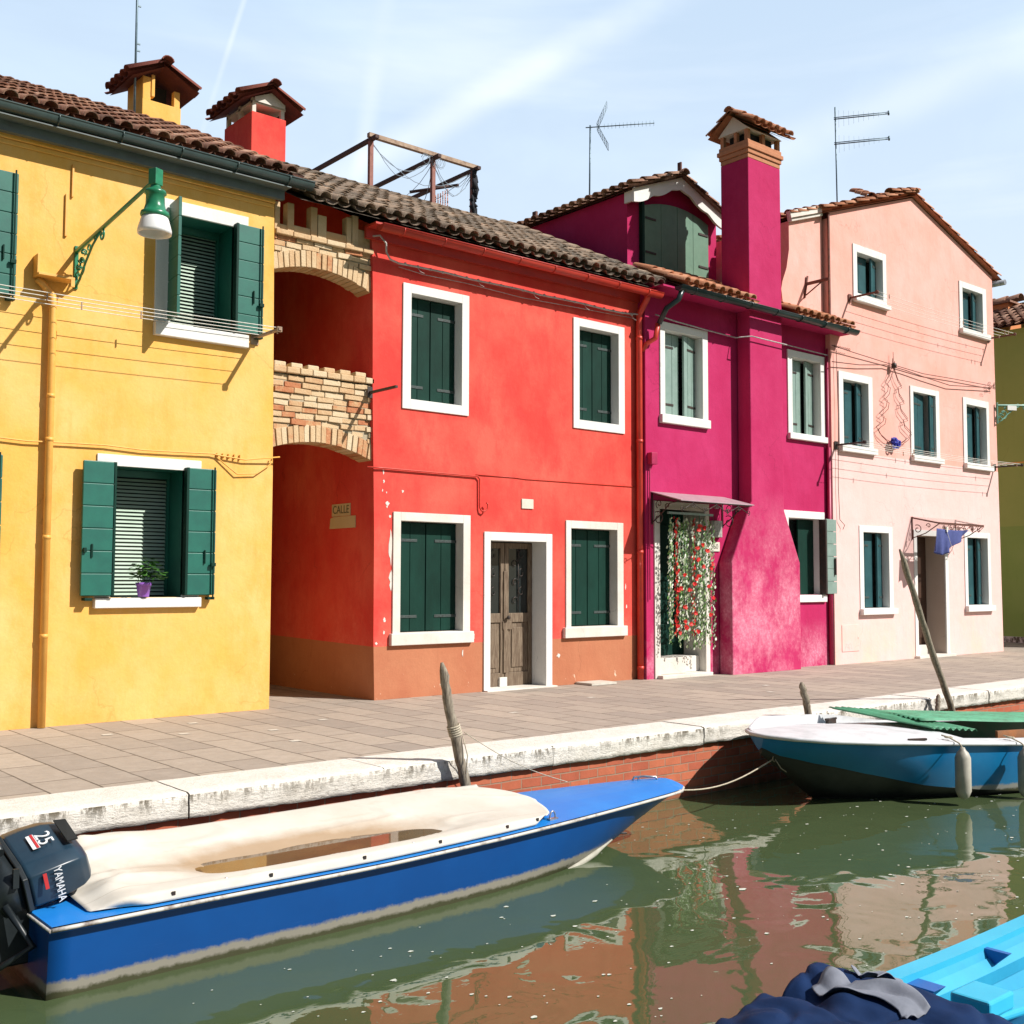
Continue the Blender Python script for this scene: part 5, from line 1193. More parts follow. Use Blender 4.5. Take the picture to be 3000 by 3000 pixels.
#        x     yn    yf    zg    cn    cf    zc    zk
ST = [(1.94, 5.985, 7.19, -.30, 6.06, 7.13, -.80, -.84), (2.8, 5.99, 7.23, -.30, 6.08, 7.14, -.82, -.87), (4.0, 5.99, 7.25, -.30, 6.08, 7.15, -.82, -.90),
      (5.0, 6.02, 7.22, -.285, 6.13, 7.10, -.80, -.92), (5.6, 6.065, 7.17, -.275, 6.22, 7.00, -.755, -.90), (6.1, 6.12, 7.08, -.268, 6.33, 6.86, -.68, -.82),
      (6.6, 6.185, 6.98, -.262, 6.43, 6.74, -.56, -.68), (7.0, 6.245, 6.90, -.258, 6.47, 6.69, -.43, -.50), (7.22, 6.30, 6.84, -.256, 6.47, 6.68, -.34, -.36), (7.30, 6.38, 6.77, -.255, 6.48, 6.67, -.29, -.30)]
m = MB(); rows = []
NX = 44; xs = [1.94+(7.30-1.94)*k/NX for k in range(NX+1)]
for x in xs:
    yn, yf, zg, cn_, cf_, zc, zk = crom(ST, x); yc = (cn_+cf_)/2; w = .045
    sec = [(yn+w, zg-.02)]
    for q in (.25, .5, .75): sec.append((yn+w+(cn_-yn-w)*q**1.3, zg-.02+(zc-zg+.02)*q))
    sec += [(cn_, zc), (yc, zk), (cf_, zc)]
    for q in (.75, .5, .25): sec.append((yf-w+(cf_-yf+w)*q**1.3, zg-.02+(zc-zg+.02)*q))
    sec.append((yf-w, zg-.02)); rows.append(m.add([(x, a, b) for a, b in sec])); nsec = len(sec)
for k in range(NX):
    for q in range(nsec-1): m.face((rows[k]+q, rows[k]+q+1, rows[k+1]+q+1, rows[k+1]+q), q not in (4, 5))
m.face([rows[0]+q for q in range(nsec)]); m.face([rows[-1]+q for q in range(nsec)][::-1])
m.build('hull', HB, b1)
# pale chine strake rising to the bow
m = MB()
for sd in (0, 1):
    m.tube([(x, (crom(ST, x)[3]-.008) if sd == 0 else (crom(ST, x)[4]+.008), crom(ST, x)[5]+.01) for x in xs[18:38]], [.028]*18+[.015, .008], 6)
m.build('chine_strake', GREYB, b1)
def outline(st, xs, zoff=0, inset=0):
    A = []; B = []
    for x in xs:
        v = crom(st, x); A.append((x, v[0]+inset, v[2]+zoff)); B.append((x, v[1]-inset, v[2]+zoff))
    return A, B
A, B = outline(ST, xs)
m = MB()
for k in range(NX):
    n_ = 6
    for q in range(n_):
        def pt(kk, f):
            a = Vector(A[kk]); b = Vector(B[kk]); p = a.lerp(b, f); p.z += .035*sin(pi*f)*(1 if xs[kk] > 5.2 else 0.0)*min(1, max(0, (xs[kk]-5.2)/.8)); return p
        i = m.add([pt(k, q/n_), pt(k+1, q/n_), pt(k+1, (q+1)/n_), pt(k, (q+1)/n_)]); m.face((i, i+1, i+2, i+3), True)
i = m.add([A[0], B[0], (B[0][0], B[0][1], B[0][2]-.035), (A[0][0], A[0][1], A[0][2]-.035)]); m.face((i, i+1, i+2, i+3))
m.build('deck', DB, b1)
m = MB()
P = [Vector(p)+Vector((0, 0, -.018)) for p in A]; Q = [Vector(p)+Vector((0, 0, -.018)) for p in B]
m.tube(P+[Vector((7.335, 6.46, -.272)), Vector((7.335, 6.68, -.272))]+Q[::-1], .012, 8); m.build('rubbing_strake', WR, b1)
m = MB(); m.tube([Vector(A[0])+Vector((-.005, 0, -.02)), Vector(B[0])+Vector((-.005, 0, -.02))], .010, 6); m.box(1.93, 1.975, 6.4, 6.85, -.36, -.26); m.build('transom_rail', WR, b1)
def cleat(x, y, z, rot=0):
    m = MB(); M = Matrix.Translation((x, y, z)) @ Matrix.Rotation(rot, 4, 'Z')
    m.tube([M @ p for p in arc((0, 0, .0), .032, 0, 180, 10, (1, 0, 0), (0, 0, 1.9))], .006, 6); m.box(-.045, .045, -.018, .018, -.002, .010, M); m.build('cleat', CHROME, b1)
cleat(2.95, 6.075, -.298); cleat(4.28, 6.085, -.295); cleat(5.58, 6.15, -.27, .1)
m = MB(); m.tube([(7.03, 6.72, -.225), (7.05, 6.72, -.20), (7.12, 6.66, -.195), (7.19, 6.60, -.20), (7.21, 6.59, -.23)], .010, 6); m.tube([(7.08, 6.70, -.24), (7.08, 6.70, -.20)], .008, 6); m.build('bow_cleat', CHROME, b1)
# outboard motor (tilted up)
RM = Matrix.Translation((1.95, 0, -.115)) @ Matrix.Rotation(radians(-13), 4, 'Y') @ Matrix.Translation((-1.95, 0, .08))
rmw = lambda p: RM @ Vector(p)
COWL = simple('navy_engine_cowl', (.014, .036, .058), (.010, .026, .045), .33, 6, bstr=.05)
COWLD = simple('dark_engine_plastic', (.010, .014, .016), (.015, .02, .022), .4, 9, bstr=.1)
m = MB(); sec = [(6.30, -.25), (6.26, -.06), (6.33, .005), (6.60, .125), (6.72, .115), (6.80, .02), (6.80, -.2), (6.70, -.27), (6.40, -.28)]
yc, zc_ = 6.53, -.08; MX = -.08; sec = [(yc+(y-yc)*.94, zc_+(z-zc_)*.96) for y, z in sec]
NS = [(1.985, .90, 0), (2.0, .97, 0), (2.10, .99, 0), (2.20, .96, 0), (2.275, .88, -.005), (2.32, .74, -.012), (2.34, .55, -.02)]
rr = [m.add([(MX+x-.10*(z-zc_)*.6, yc+(y-yc)*s, zc_+(z-zc_)*s+dzz) for y, z in sec]) for x, s, dzz in NS]
for k in range(len(NS)-1):
    for q in range(len(sec)): m.face((rr[k]+q, rr[k]+(q+1) % len(sec), rr[k+1]+(q+1) % len(sec), rr[k+1]+q), False)
m.face([rr[0]+q for q in range(len(sec))]); m.face([rr[-1]+q for q in range(len(sec))][::-1])
mo = m.build('outboard_motor', COWL, b1, bevel=.034, warp=rmw); mo.modifiers['bevel'].segments = 4; mo.modifiers['bevel'].angle_limit = radians(12)
for p_ in mo.data.polygons: p_.use_smooth = True
m = MB(); rr = [m.add([(MX+x-.10*(z-zc_)*.6, yc+(y-yc)*s, zc_+(z-zc_)*s) for y, z in sec]) for x, s in ((1.955, 1.03), (1.985, 1.03))]
for q in range(len(sec)): m.face((rr[0]+q, rr[0]+(q+1) % len(sec), rr[1]+(q+1) % len(sec), rr[1]+q))
m.face([rr[0]+q for q in range(len(sec))]); m.face([rr[1]+q for q in range(len(sec))][::-1]); m.build('cowl_seam', COWLD, mo, bevel=.006, warp=rmw)
m = MB(); rr = [m.add([(MX+x-.10*(z-zc_)*.6, yc+(y-yc)*s, zc_+dz+(z-zc_)*s) for y, z in sec]) for x, s, dz in ((1.95, .93, 0), (1.86, .85, -.02), (1.78, .62, -.05), (1.66, .5, -.09))]
for k in range(3):
    for q in range(len(sec)): m.face((rr[k]+q, rr[k]+(q+1) % len(sec), rr[k+1]+(q+1) % len(sec), rr[k+1]+q), True)
m.face([rr[0]+q for q in range(len(sec))]); m.face([rr[-1]+q for q in range(len(sec))][::-1]); m.build('lower_cowl', COWLD, mo, warp=rmw)
m = MB(); m.box(1.20, 1.75, 6.42, 6.66, -.30, -.06, Matrix.Translation((1.7, 0, -.1)) @ Matrix.Rotation(radians(-12), 4, 'Y') @ Matrix.Translation((-1.7, 0, .1))); m.tube([(1.3, 6.54, -.25), (.9, 6.54, -.36)], [.09, .05], 10); m.box(1.72, 1.98, 6.36, 6.70, -.58, -.26); m.box(1.66, 1.76, 6.40, 6.66, -.62, -.30); m.build('leg', COWLD, mo, bevel=.012)
m = MB(); m.tube([(1.80, 6.32, -.24), (1.92, 6.22, -.45), (1.72, 6.26, -.56)], .02, 6); m.cut(); m.tube([(1.80, 6.45, .01), (1.80, 6.55, .06)], .028, 8); m.cut(); m.box(1.83, 1.86, 6.285, 6.31, -.15, -.05); m.build('clamp', COWLD, mo)
m = MB(); m.prism([(2.165, 6.37, .026), (2.165, 6.56, .112), (2.225, 6.54, .100), (2.225, 6.38, .018)], (0, -.004, .009)); m.build('air_intake', DARK, mo, warp=rmw)
nrm = Vector((.0, -.12, .27)).normalized()      # sloping face of the cowl
yax = Vector((1, 0, 0)); xax = -Vector((0, .27, .12)).normalized()
def on_cowl(x, f, off=.012): return Vector((MX+x-.10*(.005+f*.12-zc_)*.6+.01, 6.33+.27*f, .005+.12*f))+nrm*off
m = MB(); c0 = on_cowl(2.09, .48, .0045); hx_ = xax*.062; hy = yax*.020
m.prism([c0-hx_-hy, c0+hx_-hy, c0+hx_+hy, c0-hx_+hy], nrm*.002); m.build('decal', simple('white_decal', (.75, .75, .75), (.65, .65, .65), .4, 9, bstr=0), mo, warp=rmw)
m = MB(); c0 = on_cowl(2.098, .48, .0075); hy = yax*.007; m.prism([c0-hx_-hy, c0+hx_-hy, c0+hx_+hy, c0-hx_+hy], nrm*.002); REDD = simple('red_decal', (.5, .03, .03), (.45, .03, .03), .4, 9, bstr=0); m.build('decal_stripe', REDD, mo, warp=rmw)
WD = bpy.data.materials['white_decal']
text_mesh('25', .115, WD, 'power_number', mo, RM @ basis(on_cowl(2.147, .48, .006), xax, yax), .002, .95)
fx = Vector((0, -.04*.0, -1))                    # nearly vertical side face towards the camera
sy = Vector((1, 0, 0)); sx = Vector((0, .21, -1)).normalized()*1
text_mesh('YAMAHA', .062, WD, 'lettering', mo, RM @ basis(Vector((2.135+MX, 6.272, -.152)), (0, .12, -1), (1, 0, 0)), .002, .78)
m = MB(); m.box(2.058+MX, 2.078+MX, 6.262, 6.268, -.15, -.065); m.build('side_stripe', REDD, mo, warp=rmw)
# cream cover
def cover_mat():
    m, n, l, b = newmat('cream_canvas'); p = pos_node(n, l)
    f = noise_fac(n, l, p, 2.5, 6, .65, .35, .7); c = mixc(n, l, f, (.64, .595, .52), (.57, .52, .44))
    f = noise_fac(n, l, pos_node(n, l, (.6, 2, 1)), 3, 6, .65, .58, .78); c = mixc(n, l, mathn(n, l, 'MULTIPLY', f, .5), c, (.45, .33, .21))
    g = n.new('ShaderNodeNewGeometry'); vd_ = n.new('ShaderNodeVectorMath'); vd_.operation = 'MULTIPLY_ADD'; vd_.inputs[1].default_value = (.68, 2.6, 0); vd_.inputs[2].default_value = (-2.5, -16.95, 0); l.new(g.outputs['Position'], vd_.inputs[0])
    ln = n.new('ShaderNodeVectorMath'); ln.operation = 'LENGTH'; l.new(vd_.outputs[0], ln.inputs[0])
    lf = n.new('ShaderNodeMapRange'); lf.inputs[1].default_value = 1.0; lf.inputs[2].default_value = .62; l.new(mathn(n, l, 'ADD', ln.outputs['Value'], mathn(n, l, 'MULTIPLY', noise_fac(n, l, p, 4, 6, .7, .2, .8), .25)), lf.inputs[0])
    c = mixc(n, l, mathn(n, l, 'MULTIPLY', lf.outputs[0], .75), c, (.34, .20, .085))
    sp = n.new('ShaderNodeSeparateXYZ'); l.new(p, sp.inputs[0]); sq = mathn(n, l, 'LESS_THAN', mathn(n, l, 'ABSOLUTE', mathn(n, l, 'SUBTRACT', sp.outputs[1], 6.22)), .003)
    c = mixc(n, l, mathn(n, l, 'MULTIPLY', sq, .4), c, (.3, .24, .17))
    l.new(c, b.inputs['Base Color']); b.inputs['Roughness'].default_value = .8
    t = n.new('ShaderNodeTexNoise'); t.inputs['Scale'].default_value = 6; t.inputs['Detail'].default_value = 5; l.new(p, t.inputs['Vector']); bump(n, l, b, t.outputs['Fac'], .25, .02); return m
CAN = cover_mat()
def sm(a, b, x):
    t = min(1, max(0, (x-a)/(b-a))); return t*t*(3-2*t)
cv = thing('boat_cover', (4, 6.6, -.2), 'cream canvas cover stretched over the blue boat with rainwater in its sag', 'boat cover')
def cover(u, v):
    # v 0 near skirt bottom ... 1 far skirt bottom
    vv = v
    Xs = 2.17+.16*(1-sm(0, .10, vv))+.10*sm(.5, 1, vv); Xe = 5.80-.42*abs(vv-.55)**1.7*2.2-.10*(1-sm(0, .15, vv))
    X = Xs+(Xe-Xs)*u
    cr = crom(ST, X); yn_, yf_, zg_ = cr[0], cr[1], cr[2]
    ya = yn_+.045+.05*(1-sm(0, .05, u)); yb_ = yf_-.06
    low = 1-sm(0, .06, u)
    if vv < .07: f = vv/.07; Y = ya-.004+.02*f-.012*sin(pi*f*.5)*(1-f); Z = zg_+.008+.055*f*(1-.9*low)
    elif vv > .94: f = (1-vv)/.06; Y = yb_+.0-.02*f; Z = zg_+.008+.14*f*(1-.6*low)
    else:
        g = (vv-.07)/.87; Y = ya+.016+(yb_-ya-.036)*g
        edge = .063*(1-.9*low*(1-g))+(.148-.063)*sm(.35, 1, g)*(1-.6*low)
        arch = .014*sin(pi*g)
        sag = .068*math.exp(-((X-3.75)/1.25)**4)*sm(.07, .27, g)*min(1, (1-g)/.66)
        Z = zg_+edge+arch-sag+.035*math.exp(-((X-2.62)/.25)**2)*sm(.4, .95, g)
        if X > 5.1: Z -= .055*sm(5.1, 5.8, X)*(.4+.6*g)
        wr = noise.noise(Vector((X*1.6, Y*2.0, 3)))*.011+noise.noise(Vector((X*5, Y*5, 7)))*.0035
        ang = atan2(Y-6.55, X-1.85)                # folds radiating from the motor
        rd = sqrt((Y-6.55)**2+(X-1.85)**2)
        fold = .060*(1-min(1, abs(sin(ang*3.2+.9+.25*sin(rd*5)))*1.3))*math.exp(-((rd-.75)/.42)**2)+.030*(1-min(1, abs(sin(ang*6.5+.2))*1.4))*math.exp(-((rd-.6)/.35)**2)+.010*(1-min(1, abs(noise.noise(Vector((X*1.1+Y*1.9, Y*1.2-X*.7, 4))))*14))
        Z += (wr*sin(pi*g)+fold*sm(.06, .25, g)*(1-sm(.9, 1, g)))*(1-low)
    return Vector((X, Y, max(Z, zg_+.007)))
m = MB(); m.grid(cover, 130, 60); m.build('canvas', CAN, cv, solid=.004)
m = MB()
for x in (2.75, 3.35, 4.0, 4.6, 5.2, 5.5): v = cover((x-2.4)/(5.55-2.4), .045); m.box(v.x-.01, v.x+.01, v.y-.008, v.y+.0, v.z-.01, v.z+.01); m.cut()
m.build('eyelet', BLACKI, cv)
PUD = simple('rainwater', (.20, .115, .045), (.13, .07, .03), .03, 3, bstr=.04, bscale=3)
pd = PUD.node_tree.nodes['Principled BSDF']; pd.inputs['IOR'].default_value = 1.5; pd.inputs['Alpha'].default_value = .72
m = MB(); m.poly([(3.75+1.35*cos(2*pi*k/40), 6.46+.34*sin(2*pi*k/40), -.2635) for k in range(40)]); tag(m.build('rain_puddle', PUD), 'brown rainwater pooled in the sagging cream boat cover', 'puddle')
# ropes
def rope(nm, lab, pts, r=.006, mat=ROPE): m = MB(); m.tube(pts, r, 6); tag(m.build(nm, mat), lab, 'rope', 'mooring ropes')
def cat_(a, b, s, n=14): a = Vector(a); b = Vector(b); return [a.lerp(b, k/n)-Vector((0, 0, s*sin(pi*k/n))) for k in range(n+1)]
rope('mooring_rope', 'thin rope from the thick pole down to the blue foredeck', cat_((5.64, 7.30, .24), (6.55, 7.03, -.23), .05), .004)
# ------------------------------------------------ white decked boat on the right
WB = simple('white_gelcoat', (.66, .67, .68), (.48, .49, .49), .5, 4, bstr=.15, lo=.45, hi=.75)
HT = hull_paint('cyan_blue_hull_paint', (.005, .15, .36), (.007, .19, .42), (.34, .32, .27), -.62)
b2 = thing('decked_boat', (11.5, 6.6, -.69), 'blue hulled boat with a white rounded bow deck and green corrugated sheets', 'boat')
# local frame: s along the boat from the bow, t to the far side
AX = Vector((cos(radians(-13)), sin(radians(-13)), 0)); AN = Vector((-AX.y, AX.x, 0)); BO = Vector((8.93, 6.83, 0)); BZ = -.035
#      s    tn     tf    zg     cn    cf    zc    zk
S2 = [(0, -.10, .12, .035, -.04, .04, -.10, -.13), (.12, -.34, .34, .030, -.14, .14, -.17, -.22), (.4, -.56, .54, .015, -.30, .28, -.24, -.32), (.9, -.72, .68, -.010, -.48, .44, -.35, -.46), (1.6, -.83, .78, -.045, -.64, .60, -.50, -.62), (2.6, -.90, .86, -.10, -.76, .72, -.61, -.76), (3.8, -.92, .88, -.15, -.82, .8, -.67, -.82), (5.2, -.88, .84, -.18, -.80, .78, -.69, -.84), (6.2, -.82, .78, -.19, -.76, .74, -.69, -.82)]
def w2(s, t, z): p = BO+AX*s+AN*t; return Vector((p.x, p.y, z+BZ))
m = MB(); rows = []; NX2 = 50; ss = [6.2*(k/NX2)**1.35 for k in range(NX2+1)]
for s in ss:
    tn, tf, zg, cn_, cf_, zc, zk = crom(S2, s); sec = [(tn+.03, zg-.02)]
    for q in (.25, .5, .75): sec.append((tn+.03+(cn_-tn-.03)*q**1.5, zg-.02+(zc-zg+.02)*q))
    sec += [(cn_, zc), ((cn_+cf_)/2, zk), (cf_, zc)]
    for q in (.75, .5, .25): sec.append((tf-.03+(cf_-tf+.03)*q**1.5, zg-.02+(zc-zg+.02)*q))
    sec.append((tf-.03, zg-.02)); rows.append(m.add([w2(s, a, b) for a, b in sec])); nsec = len(sec)
for k in range(NX2):
    for q in range(nsec-1):
        if q not in (4, 5): m.face((rows[k]+q, rows[k]+q+1, rows[k+1]+q+1, rows[k+1]+q), True)
m.face([rows[0]+q for q in range(nsec)]); m.face([rows[-1]+q for q in range(nsec)][::-1]); m.build('hull', HT, b2)
m = MB(); rb = []
for s in ss:
    v = crom(S2, s); kz = v[5]-.08-.30*sm(0, .8, s); rb.append(m.add([w2(s+.02, v[3]+.002, v[5]+.001), w2(s+.02, v[3]*.5, v[5]+(kz-v[5])*.6), w2(s+.02, 0, kz), w2(s+.02, v[4]*.5, v[5]+(kz-v[5])*.6), w2(s+.02, v[4]-.002, v[5]+.001)]))
for k in range(NX2):
    for q in range(4): m.face((rb[k]+q, rb[k]+q+1, rb[k+1]+q+1, rb[k+1]+q), True)
m.face([rb[0]+q for q in range(5)]); m.build('bottom', simple('shadow_dark_bottom', (.03, .035, .03), (.015, .02, .015), .7, 5), b2)  # bottom coloured dark and keel deepened to imitate shadow under the bow
m = MB()
def dk(s, f):
    v = crom(S2, s); t_ = v[0]+(v[1]-v[0])*f; z = v[2]+.055*sin(pi*f)*min(1, s/1.0); return w2(s, t_, z)
for k in range(NX2):
    s_a, s_b = ss[k], ss[k+1]
    for q in range(10):
        f0, f1 = q/10, (q+1)/10
        if s_a > 2.0 and .1 <= f0 < .9: continue
        i = m.add([dk(s_a, f0), dk(s_b, f0), dk(s_b, f1), dk(s_a, f1)]); m.face((i, i+1, i+2, i+3), True)
m.build('deck', WB, b2)
m = MB()
def fl(s, f): v = crom(S2, s); return w2(s, v[0]+(v[1]-v[0])*f, -.45)
m.poly([fl(1.9, .1), fl(6.2, .1), fl(6.2, .9), fl(1.9, .9)])
for f in (.1, .9): m.grid(lambda u, v, f=f: dk(1.9+4.3*u, f)*(1-v)+fl(1.9+4.3*u, f)*v, 20, 1)
m.grid(lambda u, v: dk(1.9, .1+.8*u)*(1-v)+fl(1.9, .1+.8*u)*v, 8, 1); m.build('cockpit', simple('green_grey_inside', (.12, .22, .15), (.2, .2, .16), .7, 4), b2)
# raised toe rail around the bow
m = MB(); A = [w2(s, crom(S2, s)[0], crom(S2, s)[2]-.02) for s in ss]; B = [w2(s, crom(S2, s)[1], crom(S2, s)[2]-.02) for s in ss]
m.tube(A[::-1]+B, .020, 8); m.build('rubbing_strake', WB, b2)
m = MB()
for k in range(2, NX2):
    for L_, sg_ in ((0, 1),):
        if ss[k] > 3.9: continue
        a = dk(ss[k-1], 1) - AN*.03; b = dk(ss[k], 1) - AN*.03; h, h0 = [.10*sm(0, .5, q_)*(1-.75*sm(1.4, 2.6, q_)) for q_ in (ss[k], ss[k-1])]
        m.prism([a, b, b+Vector((0, 0, h+.002)), a+Vector((0, 0, h0+.002))], -AN*.03)
m.build('toe_rail', WB, b2)
m = MB()
for s_ in (1.35, 3.6): p = dk(s_, .03); m.box(-.10, .10, -.015, .015, .0, .02, Matrix.Translation(p) @ Matrix.Rotation(radians(-25), 4, 'Z')); m.cut()
p = dk(1.35, .8); m.box(-.07, .07, -.02, .02, .0, .05, Matrix.Translation(p)); m.tube([p+Vector((-.1, 0, .05)), p+Vector((.1, 0, .05))], .012, 6); m.build('cleat', BLACKI, b2)
# corrugated sheets
CORR = simple('green_corrugated_plastic', (.10, .34, .19), (.07, .17, .09), .5, 5, bstr=.2, lo=.45, hi=.75)
def sheet(lab, o, ux, uy, nu, amp=.014, L=1):
    t = MB(); o = Vector(o); ux = Vector(ux); uy = Vector(uy); nn = ux.cross(uy).normalized()
    t.grid(lambda u, v: o+ux*u+uy*v+nn*(amp*sin(v*uy.length/.075*2*pi)+.01*noise.noise(Vector((u*3, v*3, o.x)))), 20, int(uy.length/.0125))
    tag(t.build('corrugated_sheet', CORR, solid=.003), lab, 'sheet', 'green corrugated sheets on the decked boat')
sheet('green corrugated sheet propped at a slant over the white bow deck', (10.52, 7.10, .115), (.20, -1.08, -.13), (.52, -.24, -.04), 20)
sheet('second green corrugated sheet lying along the middle of the decked boat', (11.1, 6.98, .045), (2.6, -.60, -.16), (-.28, -.80, -.0), 20)
sheet('green corrugated sheet along the far gunwale of the decked boat', (11.7, 6.88, -.03), (3.2, -.74, -.14), (-.12, -.42, .02), 20)
m = MB(); p = dk(4.5, .3); m.prism([w2(2.6, -.66, -.10), w2(6.0, -.66, -.17), w2(6.0, -.66, -.08), w2(2.6, -.66, -.02)], AN*.03); m.build('cockpit_board', simple('brown_board', (.25, .11, .05), (.4, .14, .04), .6, 5), b2)
# fenders
FEN = simple('dirty_white_fender', (.50, .47, .40), (.36, .33, .27), .5, 4, bstr=.2)
def fender(lab, s, ln=.46):
    g = w2(s, crom(S2, s)[0]-.10, crom(S2, s)[2]); t = thing('fender', g, lab, 'fender', 'fenders hanging on the decked boat')
    m = MB(); r = .075; z1 = g.z-.07; z0 = z1-ln
    m.lathe([(.02, z0-.01), (.05, z0+.01), (r, z0+.07), (r, z1-.07), (.055, z1-.02), (.03, z1+.005), (.02, z1+.03)], (g.x, g.y, 0), 18); m.build('body', FEN, t)
    m = MB(); q = dk(s, .04); m.tube([(g.x, g.y, z1+.02), (g.x, g.y+.03, g.z-.005), q+Vector((0, 0, .03)), q+Vector((-.05, .05, .05))], .008, 6); m.tube(spiral(q+Vector((0, 0, .03)), .04, .03, 0, 500, 14, (1, 0, 0), (0, 1, 0)), .007, 5); m.build('cord', ROPE, t)
fender('grey white fender hanging at the middle of the decked boat side', 1.75); fender('fender farther aft, second on the decked boat side', 2.58)
rope('mooring_rope', 'pale rope from the bow of the decked boat down to the blue bow', cat_(w2(.14, -.05, -.22), (7.32, 6.70, -.33), .12), .007)
m = MB(); k0 = w2(.14, -.07, -.21); m.tube(spiral(k0, .03, .03, 0, 700, 16), .006, 5); m.tube([k0, k0+Vector((.06, -.03, -.10)), k0+Vector((.12, -.05, -.14))], .005, 5); m.build('rope_knot', ROPE, b2)
# ------------------------------------------------ cyan rowing boat, near right
CY = simple('cyan_boat_paint', (.035, .42, .62), (.045, .46, .66), .45, 3, bstr=.1)
CYD = simple('cyan_inner_paint', (.03, .37, .58), (.025, .32, .52), .5, 3, bstr=.15)
b3 = thing('rowing_boat', (5.5, 2.2, -.69), 'light cyan wooden rowing boat partly in frame at the lower right', 'boat')
S3 = [(2.60, 2.15, 2.45, -.20, 2.25, 2.35, -.5, -.55), (3.1, 1.92, 2.66, -.23, 2.10, 2.48, -.72, -.78), (4.0, 1.72, 2.79, -.27, 1.9, 2.60, -.85, -.9), (5.2, 1.58, 2.82, -.30, 1.76, 2.66, -.9, -.95), (6.5, 1.5, 2.84, -.30, 1.7, 2.68, -.9, -.95), (8.2, 1.6, 2.8, -.27, 1.8, 2.6, -.88, -.93)]
m = MB(); rows = []; xs3 = [2.60+5.60*k/40 for k in range(41)]
for x in xs3:
    yn, yf, zg, cn_, cf_, zc, zk = crom(S3, x)
    sec = [(yn+.06, zg-.001), (yn, zg-.002), (cn_, zc), ((cn_+cf_)/2, zk), (cf_, zc), (yf, zg-.002), (yf-.06, zg-.001)]
    rows.append(m.add([(x, a, b) for a, b in sec]))
for k in range(40):
    for q in range(6): m.face((rows[k]+q, rows[k]+q+1, rows[k+1]+q+1, rows[k+1]+q))
m.face([rows[0]+q for q in range(7)]); m.face([rows[-1]+q for q in range(7)]); m.build('hull', CY, b3)
m = MB()
for k in range(40):
    xa, xb = xs3[k], xs3[k+1]
    def ins(x):
        yn, yf, zg, cn_, cf_, zc, zk = crom(S3, x); f = -.60
        return [(x, yn+.075, zg), (x, yn+.16, f), (x, yf-.22, f), (x, yf-.075, zg)]
    a = ins(xa); b = ins(xb)
    for q in range(3): i = m.add([a[q], b[q], b[q+1], a[q+1]]); m.face((i, i+1, i+2, i+3))
m.build('inner_planking', CYD, b3)
m = MB()
for sd in (0, 1):
    P = []
    for x in xs3:
        v = crom(S3, x); y = v[0]+.035 if sd == 0 else v[1]-.035; P.append(Vector((x, y, v[2]+.008)))
    for k in range(40):
        a, b = P[k], P[k+1]; m.prism([a+Vector((0, -.045, -.02)), a+Vector((0, .045, -.02)), a+Vector((0, .045, .012)), a+Vector((0, -.045, .012))], b-a)
    m.cut()
m.build('gunwale', CY, b3)
m = MB()
for x in xs3[::1]:
    pass
P = [Vector((x, crom(S3, x)[1]-.15, crom(S3, x)[2]-.14)) for x in xs3 if x > 4.2]
for k in range(len(P)-1): a, b = P[k], P[k+1]; m.prism([a, a+Vector((0, .05, 0)), a+Vector((0, .05, .10)), a+Vector((0, 0, .06))], b-a)
m.build('stringer', CYD, b3)
m = MB(); m.prism([(4.62, 2.60, -.30), (4.62, 2.76, -.30), (4.62, 2.76, -.46)], (.10, 0, 0)); m.cut(); m.prism([(5.35, 2.62, -.30), (5.35, 2.79, -.30), (5.35, 2.79, -.46)], (.03, 0, 0)); m.build('knee', simple('blue_knee', (.02, .12, .40), (.02, .10, .34), .5, 4), b3)
m = MB(); m.box(4.62, 5.9, 2.36, 2.52, -.38, -.345, Matrix.Translation((4.6, 2.4, 0)) @ Matrix.Rotation(radians(-9), 4, 'Z') @ Matrix.Translation((-4.6, -2.4, 0))); m.box(4.5, 6.2, 2.05, 2.3, -.46, -.43, Matrix.Translation((4.6, 2.3, 0)) @ Matrix.Rotation(radians(-4), 4, 'Z') @ Matrix.Translation((-4.6, -2.3, 0))); m.box(4.60, 4.82, 2.34, 2.52, -.345, -.27); m.build('thwart', CY, b3, bevel=.012)
m = MB(); m.box(5.35, 6.6, 1.9, 2.44, -.585, -.56); m.build('floorboard', simple('dark_blue_floor', (.015, .05, .16), (.02, .07, .2), .6, 6), b3)
